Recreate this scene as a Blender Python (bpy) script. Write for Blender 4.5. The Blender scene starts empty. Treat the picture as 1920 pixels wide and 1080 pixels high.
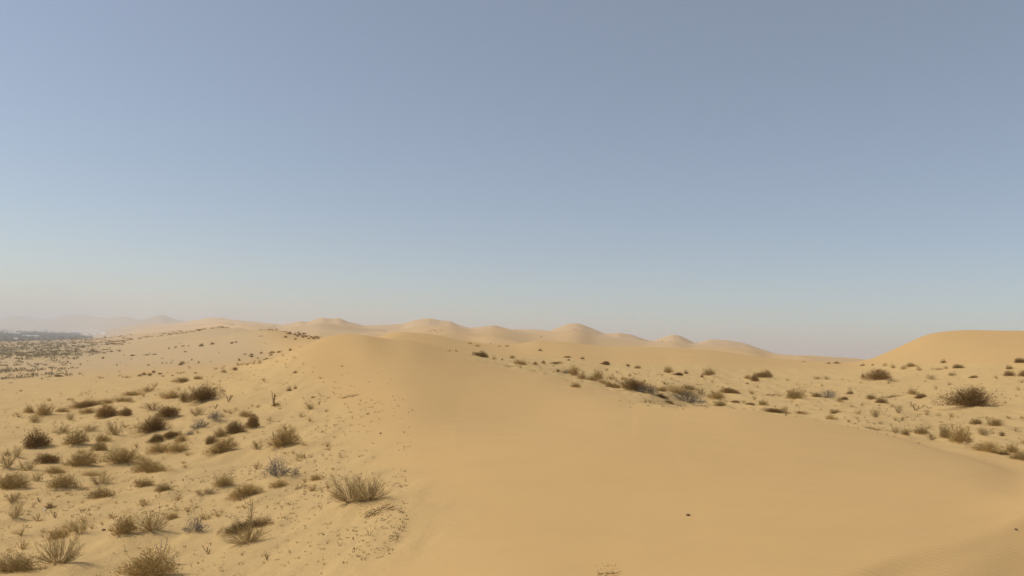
import bpy, math, random
import numpy as np
from mathutils import Vector, Matrix

scene = bpy.context.scene
C = scene.collection
R = math.radians

# ---------------------------------------------------------------- camera
PITCH = 0.075819; ROLL = 0.043633; F_PX = 1423.0
cam_data = bpy.data.cameras.new('camera')
cam = bpy.data.objects.new('camera', cam_data); C.objects.link(cam)
cam_data.sensor_width = 36.0
cam_data.lens = 36.0 * F_PX / 1920.0
cam_data.clip_start = 0.05
cam_data.clip_end = 60000.0
fw = Vector((0, math.cos(PITCH), math.sin(PITCH)))
up0 = Vector((0, -math.sin(PITCH), math.cos(PITCH)))
rt = Vector((1, 0, 0)) * math.cos(ROLL) + up0 * math.sin(ROLL)
up = -Vector((1, 0, 0)) * math.sin(ROLL) + up0 * math.cos(ROLL)
cam.matrix_world = Matrix((rt, up, -fw)).transposed().to_4x4()
scene.camera = cam

# ---------------------------------------------------------------- sky and sun
SUN_EL, SUN_AZ = R(49), R(-92)           # azimuth from straight ahead, negative = left
world = bpy.data.worlds.new('World'); scene.world = world
world.use_nodes = True
wn = world.node_tree.nodes; wl = world.node_tree.links
bg = wn['Background']
sky = wn.new('ShaderNodeTexSky'); sky.sky_type = 'NISHITA'
sky.sun_disc = False
sky.sun_elevation = SUN_EL; sky.sun_rotation = SUN_AZ
sky.altitude = 1200; sky.air_density = 1.0; sky.dust_density = 2.0; sky.ozone_density = 1.5
veil = wn.new('ShaderNodeVectorMath'); veil.operation = 'ADD'      # dust high in the air pales the whole dome evenly
veil.inputs[1].default_value = (1.34, 1.33, 1.12)
wl.new(sky.outputs[0], veil.inputs[0]); wl.new(veil.outputs[0], bg.inputs[0])
bg.inputs[1].default_value = 0.0895
sun_data = bpy.data.lights.new('sun', 'SUN'); sun = bpy.data.objects.new('sun', sun_data); C.objects.link(sun)
sun_dir = Vector((math.sin(SUN_AZ) * math.cos(SUN_EL), math.cos(SUN_AZ) * math.cos(SUN_EL), math.sin(SUN_EL)))
sun.rotation_euler = sun_dir.to_track_quat('Z', 'Y').to_euler()
sun.location = (-30, 10, 40)
sun_data.energy = 2.85; sun_data.angle = R(0.6); sun_data.color = (1.0, 0.93, 0.80)
scene.view_settings.view_transform = 'Standard'; scene.view_settings.look = 'None'
scene.view_settings.exposure = 0.0; scene.view_settings.gamma = 1.0
scene.view_settings.use_curve_mapping = False
scene.render.engine = 'CYCLES'
scene.cycles.use_denoising = True
scene.cycles.max_bounces = 6; scene.cycles.volume_bounces = 2
scene.cycles.transparent_max_bounces = 8
HAZE = 0.00018; HAZE_COL = (.88, .88, .90)

# ---------------------------------------------------------------- terrain
def pchip(x, y, xq):
    """monotone cubic interpolation, flat outside the ends"""
    x = np.asarray(x, float); y = np.asarray(y, float)
    h = np.diff(x); dl = np.diff(y) / h
    m = np.zeros_like(y)
    s = dl[:-1] * dl[1:] > 0
    w1 = 2 * h[1:] + h[:-1]; w2 = h[1:] + 2 * h[:-1]
    with np.errstate(divide='ignore', invalid='ignore'):
        hm = (w1 + w2) / (w1 / dl[:-1] + w2 / dl[1:])
    m[1:-1] = np.where(s, hm, 0.0)
    m[0] = dl[0] * 0.6; m[-1] = dl[-1] * 0.6
    q = np.clip(xq, x[0], x[-1])
    i = np.clip(np.searchsorted(x, q) - 1, 0, len(x) - 2)
    t = (q - x[i]) / h[i]
    return ((1 + 2 * t) * (1 - t) ** 2 * y[i] + t * (1 - t) ** 2 * h[i] * m[i]
            + t * t * (3 - 2 * t) * y[i + 1] + t * t * (t - 1) * h[i] * m[i + 1])

def _h(ix, iy, s):
    n = (ix * 374761393 + iy * 668265263 + s * 1442695041) & 0xffffffff
    n = ((n ^ (n >> 13)) * 1274126177) & 0xffffffff
    n = n ^ (n >> 16)
    return n & 0xffff

def noise2(x, y, s=0):
    """gradient noise, about -1..1"""
    x = np.asarray(x, float); y = np.asarray(y, float)
    xi = np.floor(x).astype(np.int64); yi = np.floor(y).astype(np.int64)
    fx = x - xi; fy = y - yi
    u = fx * fx * fx * (fx * (fx * 6 - 15) + 10); v = fy * fy * fy * (fy * (fy * 6 - 15) + 10)
    def g(a, b):
        an = _h(xi + a, yi + b, s) * (2 * math.pi / 65536)
        return np.cos(an) * (fx - a) + np.sin(an) * (fy - b)
    return 1.4 * ((g(0, 0) * (1 - u) + g(1, 0) * u) * (1 - v) + (g(0, 1) * (1 - u) + g(1, 1) * u) * v)

def fbm(x, y, s, n=3):
    r = 0; a = 1.0; t = 0
    for i in range(n):
        r = r + a * noise2(x * 2 ** i + 13.7 * i, y * 2 ** i - 5.1 * i, s + i); t += a; a *= .5
    return r / t

def sstep(a, b, x):
    t = np.clip((x - a) / (b - a), 0, 1)
    return t * t * (3 - 2 * t)

def inpoly(poly, x, y, soft):
    """1 inside the polygon, falling to 0 over the distance soft outside"""
    inside = np.zeros(x.shape, bool); dmin = np.full(x.shape, 1e9)
    n = len(poly)
    for i in range(n):
        x1, y1 = poly[i]; x2, y2 = poly[(i + 1) % n]
        c = ((y1 > y) != (y2 > y))
        with np.errstate(divide='ignore', invalid='ignore'):
            xi = (x2 - x1) * (y - y1) / ((y2 - y1) if y2 != y1 else 1e-9) + x1
        inside ^= c & (x < xi)
        dx, dy = x2 - x1, y2 - y1
        t = np.clip(((x - x1) * dx + (y - y1) * dy) / (dx * dx + dy * dy + 1e-9), 0, 1)
        dmin = np.minimum(dmin, np.hypot(x - x1 - t * dx, y - y1 - t * dy))
    return np.where(inside, 1.0, 1 - sstep(0, 1, dmin / np.maximum(soft, 1e-6)))

class Terrain:
    def __init__(self, feats, A0=-41.0, A1=41.0, step=0.05):
        self.A0, self.A1, self.step = A0, A1, step
        self.az = np.arange(A0, A1 + step / 2, step)
        self.L = np.stack([pchip([p[0] for p in f], [math.log(p[1]) for p in f], self.az) for f in feats])
        self.Z = np.stack([pchip([p[0] for p in f], [p[2] for p in f], self.az) for f in feats])
        k = 14; self.Z[k] = np.interp(self.az, [p[0] for p in feats[k]], [p[2] for p in feats[k]])     # peaked far crests
        for k in range(len(feats)):           # round off the kinks sideways, most of all near the viewer
            s = (.55 if k < 9 else .28 if k < 11 else .07) / step
            w = np.exp(-.5 * (np.arange(-int(3 * s), int(3 * s) + 1) / s) ** 2); w /= w.sum(); h = len(w) // 2
            for a in (self.L, self.Z):
                a[k] = np.convolve(np.pad(a[k], h, mode='reflect', reflect_type='odd'), w, mode='valid')
        for k in range(1, len(feats)):
            self.L[k] = np.maximum(self.L[k], self.L[k - 1] + 0.03)
        K, n = self.L.shape
        h = np.diff(self.L, axis=0); dl = np.diff(self.Z, axis=0) / h
        m = np.zeros_like(self.Z)
        w1 = 2 * h[1:] + h[:-1]; w2 = h[1:] + 2 * h[:-1]
        with np.errstate(divide='ignore', invalid='ignore'):
            hm = (w1 + w2) / (w1 / dl[:-1] + w2 / dl[1:])
        m[1:-1] = np.where(dl[:-1] * dl[1:] > 0, hm, 0.0)
        self.h, self.m = h, m
        self.A = None
    def col(self, a):
        """azimuth in degrees -> fractional column; behind the viewer the two edges are blended"""
        return np.clip((a - self.A0) / self.step, 0, len(self.az) - 1.001)
    def _eval(self, c, l):
        K = self.L.shape[0]
        i0 = c.astype(int); f = c - i0
        L = self.L[:, i0] * (1 - f) + self.L[:, i0 + 1] * f
        Z = self.Z[:, i0] * (1 - f) + self.Z[:, i0 + 1] * f
        M = self.m[:, i0] * (1 - f) + self.m[:, i0 + 1] * f
        l = np.clip(l, L[0], L[-1] - 1e-6)
        k = np.clip((L <= l).sum(0) - 1, 0, K - 2)
        j = np.arange(len(l))
        hh = L[k + 1, j] - L[k, j]; t = (l - L[k, j]) / hh
        return ((1 + 2 * t) * (1 - t) ** 2 * Z[k, j] + t * (1 - t) ** 2 * hh * M[k, j]
                + t * t * (3 - 2 * t) * Z[k + 1, j] + t * t * (t - 1) * hh * M[k + 1, j])
    def base(self, x, y):
        d = np.maximum(np.hypot(x, y), 1e-3); a = np.degrees(np.arctan2(x, y)); l = np.log(d)
        z = self._eval(self.col(a), l)
        back = np.abs(a) > 41
        if back.any():
            ab = a[back] % 360.0
            w = sstep(41, 319, ab)          # 0 at the right edge, 1 at the left edge
            n = len(self.az) - 1.001
            zr = self._eval(np.full(ab.shape, n), l[back]); zl = self._eval(np.zeros(ab.shape), l[back])
            z[back] = zr * (1 - w) + zl * w
        return z
    def veg(self, x, y):
        d = np.hypot(x, y)
        v = np.maximum.reduce([inpoly(p, x, y, s) for p, s in VEG])
        # a ragged border, not a drawn line
        n = fbm(x / 2.6, y / 2.6, 83, 3)
        return np.where(v <= 0, 0, sstep(.05, .95, v + .45 * n * 4 * v * (1 - v)))
    def height(self, x, y, veg=None, relief=True):
        x = np.asarray(x, float).ravel(); y = np.asarray(y, float).ravel()
        d = np.hypot(x, y)
        z = self.base(x, y)
        if not relief: return z
        if veg is None: veg = self.veg(x, y)
        # low hummocks between the shrubs, drawn out along the slope
        u = y * .99 + x * .1; v = x * .99 - y * .1
        near = 1 - sstep(150, 400, d)
        z = z + veg * near * (0.12 * fbm(u / 3.8, v / 1.4, 11) + 0.045 * fbm(u / 1.3, v / .42, 21, 2) + 0.006 * fbm(u / .3, v / .2, 23, 2))
        # long faint swells on bare sand
        z = z + (1 - veg) * sstep(3, 8, d) * 0.018 * fbm(x / 2.7, y / 3.6, 31, 2)
        # the far dunes: crests with one steeper side
        far = sstep(130, 420, d)
        r1 = 1 - 2 * np.abs(fbm(x / 150 + .3 * noise2(x / 90, y / 90, 44), y / 190, 41, 3))
        r2 = fbm(x / 45, y / 75, 51, 3)
        z = z + far * (1 - sstep(3500, 6000, d)) * (4.2 * (r1 - .45) + .9 * r2) * self.farw(x, y, d)
        z = z + sstep(20, 80, d) * near * .22 * fbm(x / 17, y / 13, 61, 2)
        z = z + sstep(3000, 7000, d) * (1 - sstep(12800, 14200, d)) * (22 * fbm(x / 900, y / 1600, 71, 4)) * sstep(-5, 60, self.base(x, y))
        return z
    def farw(self, x, y, d):
        a = np.degrees(np.arctan2(x, y))
        # less relief on the flat valley at the left
        return np.where(a < -20, sstep(-29, -20, a) * .8 + .06, 1.0) * (1 - .75 * sstep(1, 0, np.abs(a) / 400) * 0)

# knots of the ground: for each landform line from near to far, (bearing in degrees, distance, height from eye level)
FEATS = [
 [[-37.78,0.6,-1.66],[38.02,0.6,-1.66]],
 [[-37.78,2.2,-1.78],[-17.71,2.3,-1.72],[0.19,2.4,-1.66],[13.59,3.2,-1.63],[20.91,4.1,-1.61],[25.0,4.5,-1.59],[29.35,5.0,-1.58],[34.08,6.0,-1.57],[38.02,6.9,-1.55]],
 [[-37.78,8.2,-2.5],[-33.82,7.8,-2.4],[-24.02,6.4,-2.16],[-12.47,5.2,-1.82],[0.19,4.6,-1.665],[7.78,4.7,-1.61],[13.59,4.8,-1.57],[20.21,5.1,-1.53],[22.98,5.25,-1.5],[27.58,6.0,-1.46],[30.65,6.6,-1.42],[34.08,7.75,-1.37],[38.02,9.0,-1.25]],
 [[-35.28,10.2,-2.71],[-32.6,9.6,-2.609],[-27.94,9.0,-2.528],[-22.84,8.4,-2.425],[-17.33,7.7,-2.269],[-11.46,6.9,-2.056],[-5.33,6.3,-1.878],[0.92,5.8,-1.709],[8.32,5.65,-1.616],[15.82,5.6,-1.526],[20.43,5.6,-1.467],[23.14,5.7,-1.442],[27.62,6.5,-1.395],[30.63,7.1,-1.371],[32.36,7.7,-1.352],[34.03,8.3,-1.287],[37.44,9.4,-1.078]],
 [[-35.65,15.6,-2.896],[-32.97,15,-2.838],[-28.31,14.2,-2.76],[-23.21,13.2,-2.622],[-17.68,12.2,-2.457],[-11.78,10.9,-2.205],[-5.62,9.9,-1.989],[0.68,9.35,-1.844],[10.06,9.2,-1.722],[20.35,9.1,-1.551],[27.61,9.2,-1.457],[30.64,9.2,-1.418],[34.03,9.3,-1.316],[37.45,10.4,-1.119]],
 [[-35.87,22,-3.047],[-33.19,21.5,-3.022],[-28.53,20.6,-2.954],[-23.43,19.4,-2.82],[-17.89,17.6,-2.574],[-11.98,15.8,-2.302],[-5.79,14.3,-2.051],[0.54,13.3,-1.854],[9.97,13,-1.693],[20.31,13.2,-1.618],[27.61,13,-1.587],[30.64,12.6,-1.55],[34.04,11.4,-1.498],[37.45,12,-1.213]],
 [[-36.05,34,-3.347],[-33.38,34,-3.314],[-28.74,32,-3.044],[-23.64,29,-2.682],[-18.09,26,-2.41],[-13.67,23.5,-2.208],[-9.84,21.3,-2.024],[-6.71,20,-1.949],[-3.55,20,-1.98],[-0.37,20.7,-1.989],[3.6,21.6,-1.918],[7.93,22.5,-1.77],[11.71,24.5,-1.686],[14.44,24,-1.599],[17.4,22.5,-1.529],[20.27,21.5,-1.555],[23.03,20.5,-1.591],[26.55,19,-1.66],[28.53,18,-1.71],[30.11,17.2,-1.739],[32.37,15.5,-1.723],[34.04,14.2,-1.705],[37.46,14.5,-1.229]],
 [[-36.18,62,-4.444],[-33.51,60,-4.223],[-28.86,52,-3.499],[-23.75,44,-2.845],[-18.23,34.5,-1.93],[-15.32,32.5,-1.553],[-13.09,32,-1.38],[-10.4,30.5,-1.306],[-8.25,29.3,-1.315],[-5.67,28.8,-1.422],[-2.07,29.2,-1.591],[3.53,28.4,-1.7],[7.9,27,-1.7],[11.02,27,-1.822],[13.7,28,-2.17],[17.41,28,-2.235],[20.27,27.5,-2.184],[23.03,27,-2.215],[25.36,26.5,-2.167],[26.55,26,-2.159],[29.35,24.5,-2.218],[31.23,22.5,-2.134],[32.66,21,-2.08],[34.05,19.5,-2.032],[37.45,18,-1.82]],
 [[-36.28,125,-6.167],[-33.6,120,-5.815],[-28.95,105,-4.901],[-23.84,80,-3.549],[-21.11,68,-2.923],[-19.36,60,-2.445],[-17.94,47,-1.629],[-16.87,43.5,-1.218],[-15.94,42.5,-0.851],[-14.9,43.5,-0.428],[-13.99,45,-0.077],[-13.17,46,0.17],[-12.11,46.2,0.305],[-10.95,45.6,0.312],[-9.97,46,0.192],[-9.06,47.7,0.101],[-8.4,50,0.166],[-7.61,50,0.128],[-6.21,49,-0.129],[-4.88,48,-0.445],[-3.42,46.5,-0.705],[-1.68,45,-0.968],[0.54,43.5,-1.227],[2.71,42,-1.348],[4.72,40,-1.58],[6.36,38.5,-1.681],[7.56,37,-1.833],[9.68,34,-1.852],[11.01,31.5,-1.934],[11.79,31,-2.11],[13.31,37,-2.634],[14.43,42,-2.658],[17.39,45,-2.524],[20.25,46,-2.373],[23.02,44,-2.297],[25.02,42,-2.248],[27.59,40,-2.204],[30.05,37,-2.135],[32.38,34,-2.083],[34.06,32,-2.077],[37.47,29,-2.141]],
 [[-36.35,290,-9.927],[-33.68,280,-9.035],[-30.82,240,-7.654],[-27.78,200,-6.28],[-23.89,150,-4.559],[-21.16,120,-3.526],[-19.41,110,-3.04],[-17.61,100,-2.781],[-16.15,85,-2.169],[-14.88,80,-1.326],[-13.95,80,-0.949],[-12.06,80,-0.619],[-9.95,80,-0.216],[-8.39,76,0.095],[-7.21,74,0.058],[-6.21,71,-0.088],[-4.89,68,-0.394],[-3.43,66,-0.725],[-1.7,68,-1.038],[0.51,72,-1.229],[2.69,68,-1.568],[4.7,63,-1.791],[6.34,62,-2.024],[7.53,62,-2.133],[9.64,62,-2.106],[11.73,63,-2.067],[14.39,66,-1.963],[17.35,70,-1.843],[20.22,72,-1.652],[23.0,70,-1.419],[25.0,68,-1.202],[27.58,64,-0.969],[30.05,60,-0.797],[32.39,56,-0.676],[34.08,54,-0.62],[37.51,50,-0.531]],
 [[-36.41,900,-19.215],[-33.74,900,-17.583],[-30.89,900,-14.454],[-29.1,880,-11.65],[-27.96,850,-9.484],[-25.97,800,-4.698],[-23.68,700,-0.585],[-21.29,520,1.607],[-19.88,330,0.758],[-18.81,280,0.982],[-17.73,260,1.49],[-16.63,250,1.075],[-15.5,240,0.28],[-13.99,220,-0.077],[-12.47,160,-0.193],[-10.93,125,-0.002],[-9.7,115,0.504],[-8.81,112,0.995],[-8.15,112,1.249],[-7.04,118,1.296],[-5.49,130,1.134],[-3.39,150,0.556],[-1.42,165,0.167],[0.47,178,0.374],[2.1,180,1.293],[3.79,178,1.257],[5.47,175,0.969],[7.77,170,0.764],[9.73,165,0.872],[12.13,160,0.971],[14.34,158,0.846],[16.1,155,0.465],[17.69,150,-0.015],[19.14,148,-0.332],[20.91,145,-0.399],[22.64,140,-0.364],[24.17,132,-0.258],[25.0,126,0.121],[25.65,122,0.567],[26.3,118,1.165],[26.94,115,1.801],[27.58,113,2.487],[28.2,112,3.169],[28.82,111,3.659],[29.44,110,3.933],[30.35,109,4.08],[31.24,108,4.123],[32.41,108,4.119],[33.54,108,4.145],[34.1,108,4.142],[37.54,108,4.127]],
 [[-36.51,1900,-42],[-33.82,1900,-42],[-30.96,1900,-42],[-28.23,1800,-40],[-26.96,1500,-30],[-24.68,1200,-22],[-21.97,900,-15],[-19.51,520,-8],[-16.98,420,-6],[-13.99,400,-5],[-7.8,330,-4],[0.19,300,-5],[5.8,300,-6],[13.59,290,-6],[20.91,280,-6],[25.65,260,-6],[29.44,240,-5],[37.52,240,-5]],
 [[-36.51,2600,-43],[-33.82,2600,-43],[-30.96,2600,-43],[-28.23,2400,-38],[-26.0,2100,-0.478],[-23.2,1700,11.293],[-21.32,1400,15.262],[-19.19,900,8.532],[-17.01,700,5.606],[-15.53,620,6.149],[-13.85,600,8.834],[-12.13,600,8.061],[-10.58,600,6.763],[-8.24,560,8.145],[-6.28,540,10.963],[-4.69,540,12.027],[-2.87,540,9.019],[-1.07,520,10.137],[1.76,520,7.608],[3.36,520,8.596],[4.95,540,11.826],[6.56,540,8.318],[8.15,520,6.45],[9.72,480,4.851],[12.12,480,7.014],[13.58,480,5.556],[15.27,500,6.407],[17.31,500,5.473],[19.13,480,0.821],[21.61,460,-0.104],[24.33,440,-1.079],[27.58,420,-2.465],[37.52,400,-0.932]],
 [[-36.51,3200,-43],[-33.82,3200,-43],[-30.96,3200,-43],[-28.23,3000,-40],[-26.0,2700,-12],[-23.17,2200,-6],[-19.51,1300,-2],[-13.99,850,2],[-8.19,800,2],[0.19,760,2],[5.8,760,1],[12.14,700,-2],[19.14,680,-6],[24.33,640,-8],[37.52,600,-10]],
 [[-36.51,4500,-43],[-33.82,4500,-43],[-30.96,4500,-43],[-28.54,4300,-43],[-27.9,4000,-12.291],[-26.81,3800,10.764],[-26.02,3600,19.514],[-24.72,3300,28.025],[-23.22,3000,33.419],[-22.38,2700,39.155],[-21.69,2500,42.726],[-20.93,2400,42.739],[-20.11,2200,35.056],[-19.21,2000,29.525],[-17.76,1800,24.096],[-16.65,1600,19.735],[-16.11,1500,21.23],[-15.48,1400,24.825],[-14.96,1350,22.731],[-14.44,1300,27.327],[-13.89,1280,30.589],[-13.31,1270,28.826],[-12.67,1250,29.935],[-12.08,1220,24.398],[-10.98,1200,18.916],[-9.82,1200,20.898],[-8.65,1180,22.504],[-7.94,1150,23.794],[-7.28,1120,28.845],[-6.7,1100,31.165],[-6.1,1090,32.175],[-5.3,1070,28.547],[-4.5,1060,29.331],[-3.81,1050,24.852],[-3.08,1040,22.296],[-1.28,1000,24.241],[-0.67,1000,21.902],[0.06,1000,19.653],[1.75,980,19.823],[2.96,960,18.603],[3.74,950,23.954],[4.34,950,27.691],[5.01,950,29.152],[5.42,950,28.097],[6.14,950,23.615],[6.95,950,18.54],[7.54,950,17.958],[8.13,950,20.01],[9.32,950,17.197],[10.11,950,13.473],[10.69,950,11.59],[11.46,940,17.158],[12.11,940,20.813],[12.61,940,19.853],[13.57,940,12.799],[13.95,940,13.057],[14.63,960,17.706],[15.26,960,17.486],[16.01,960,16.695],[17.31,960,13.072],[18.04,960,8.47],[19.13,960,2.909],[20.2,1000,0.592],[21.61,1100,2.249],[22.47,1100,1.946],[23.49,1100,1.093],[24.33,1100,-1.999],[25.65,1100,-5.611],[37.52,1100,-12]],
 [[-36.51,9600,-44],[-33.82,9600,-44],[-31.25,9300,-44],[-29.46,7600,-42],[-27.91,6000,-38],[-23.17,4300,-35],[-17.71,3500,-40],[-6.22,3200,-40],[37.52,3200,-40]],
 [[-37.81,12500,67.154],[-36.52,12500,41.52],[-34.93,12500,39.635],[-33.84,12500,60.071],[-33.3,12300,94.496],[-32.6,12200,113.096],[-31.87,12000,80.733],[-31.14,11800,91.242],[-30.65,11500,118.725],[-30.12,11200,145.296],[-29.21,10300,133.641],[-28.43,9500,110.111],[-27.96,9000,105.635],[-27.4,8500,112.348],[-26.86,8000,109.957],[-26.2,7200,78.621],[-25.4,6800,88.044],[-25.01,6600,100.473],[-24.59,6500,114.048],[-24.08,6400,94.978],[-23.22,6200,75.04],[-22.01,6200,59.738],[-19.51,6200,-42],[37.52,6200,-42]],
 [[-37.78,14200,-45],[38.02,14200,-45]],
 [[-37.78,16500,-45],[38.02,16500,-45]],
]
VEG = [([(-2.18, 7.31), (-2.34, 8.96), (-2.72, 11.17), (-3.72, 15.12), (-5.46, 20.24), (-7.18, 25.46), (-8.63, 29.02), (-10.12, 32.78), (-13.46, 40.77), (-19.68, 54.93), (-27.68, 60.83), (-35.83, 64.06), (-43.51, 65.62), (-48.06, 66.87), (-5.76, 8.3), (-5.5, 1.5), (-3.4, 4.4)], 2.6), ([(4.94, 23.69), (5.57, 32.65), (4.1, 36.79), (1.89, 39.84), (-1.23, 41.91), (-2.4, 46.16), (-2.43, 87.25), (2.64, 82.72), (14.15, 82.18), (25.7, 82.3), (35.97, 79.54), (33.1, 57.22), (34.43, 47.44), (11.77, 16.24), (11.75, 18.32), (12.45, 22.13), (12.15, 24.31), (11.22, 30.39)], 1.4)]
SLOPE = [(-1.07, 6.59), (-1.13, 8.39), (-1.47, 10.75), (-2.38, 15.49), (-3.38, 18.84), (-5.55, 25.59), (-7.95, 30.2), (-9.79, 33.93), (-12.83, 39.69), (-16.0, 44.73), (-18.67, 41.12), (-21.15, 37.95), (-22.76, 34.47), (-23.49, 32.84), (-5.76, 8.3), (-2.5, 1.5), (-0.6, 4.6)]

T = Terrain(FEATS)

# ---------------------------------------------------------------- helpers
def tag(o, label=None, cat=None, group=None, kind=None):
    if label: o['label'] = label
    if cat: o['category'] = cat
    if group: o['group'] = group
    if kind: o['kind'] = kind
    return o

def new_mesh(name, verts, faces, mats, fmat=None, smooth=False):
    me = bpy.data.meshes.new(name)
    verts = np.asarray(verts, np.float32)
    quads = [f for f in faces]
    me.vertices.add(len(verts)); me.vertices.foreach_set('co', verts.ravel())
    ln = np.array([len(f) for f in quads], np.int32)
    flat = np.concatenate([np.asarray(f, np.int32) for f in quads]) if len(quads) else np.zeros(0, np.int32)
    me.loops.add(len(flat)); me.loops.foreach_set('vertex_index', flat)
    me.polygons.add(len(ln))
    me.polygons.foreach_set('loop_start', np.concatenate([[0], np.cumsum(ln)[:-1]]).astype(np.int32))
    me.polygons.foreach_set('loop_total', ln)
    for m in mats: me.materials.append(m)
    if fmat is not None: me.polygons.foreach_set('material_index', np.asarray(fmat, np.int32))
    me.polygons.foreach_set('use_smooth', np.full(len(ln), smooth))
    me.update(); me.validate()
    return me

def link(name, me, parent=None):
    o = bpy.data.objects.new(name, me); C.objects.link(o)
    if parent: o.parent = parent
    return o

def mat(name):
    m = bpy.data.materials.new(name); m.use_nodes = True
    nt = m.node_tree
    return m, nt.nodes, nt.links, nt.nodes['Principled BSDF']

def plant_mat(name, col, dark, rough=.8, trans=0.0, hue=.5):
    """a leaf or twig material; every leaf and every plant differs a little"""
    m, n, l, b = mat(name)
    g = n.new('ShaderNodeNewGeometry'); oi = n.new('ShaderNodeObjectInfo')
    mx = n.new('ShaderNodeMix'); mx.data_type = 'RGBA'
    mx.inputs[6].default_value = (*dark, 1); mx.inputs[7].default_value = (*col, 1)
    l.new(g.outputs['Random Per Island'], mx.inputs[0])
    hs = n.new('ShaderNodeHueSaturation')
    mr = n.new('ShaderNodeMapRange'); mr.inputs[3].default_value = .75; mr.inputs[4].default_value = 1.25
    l.new(oi.outputs['Random'], mr.inputs[0]); l.new(mr.outputs[0], hs.inputs['Value'])
    l.new(mx.outputs[2], hs.inputs['Color']); l.new(hs.outputs[0], b.inputs['Base Color'])
    b.inputs['Roughness'].default_value = rough
    b.inputs['Specular IOR Level'].default_value = .2
    if trans:
        tr = n.new('ShaderNodeBsdfTranslucent'); l.new(hs.outputs[0], tr.inputs[0])
        ms = n.new('ShaderNodeMixShader'); ms.inputs[0].default_value = trans
        l.new(b.outputs[0], ms.inputs[1]); l.new(tr.outputs[0], ms.inputs[2])
        l.new(ms.outputs[0], n['Material Output'].inputs[0])
    return m

LEAF_DARK = plant_mat('leaf_dark', (.43, .275, .110), (.215, .135, .052), trans=.3)
LEAF_OLIVE = plant_mat('leaf_olive', (.58, .405, .160), (.31, .212, .080), trans=.32)
LEAF_TAN = plant_mat('leaf_tan', (.56, .42, .19), (.36, .26, .11), trans=.3)
LEAF_GREY = plant_mat('leaf_grey', (.36, .31, .245), (.18, .155, .125), trans=.2)
TWIG_DARK = plant_mat('twig_dark', (.24, .155, .062), (.13, .083, .033))
TWIG_TAN = plant_mat('twig_tan', (.56, .41, .19), (.34, .245, .11))
TWIG_GREY = plant_mat('twig_grey', (.34, .28, .205), (.18, .15, .11))
TWIG_PALE = plant_mat('twig_pale', (.62, .54, .42), (.42, .35, .25))

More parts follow.
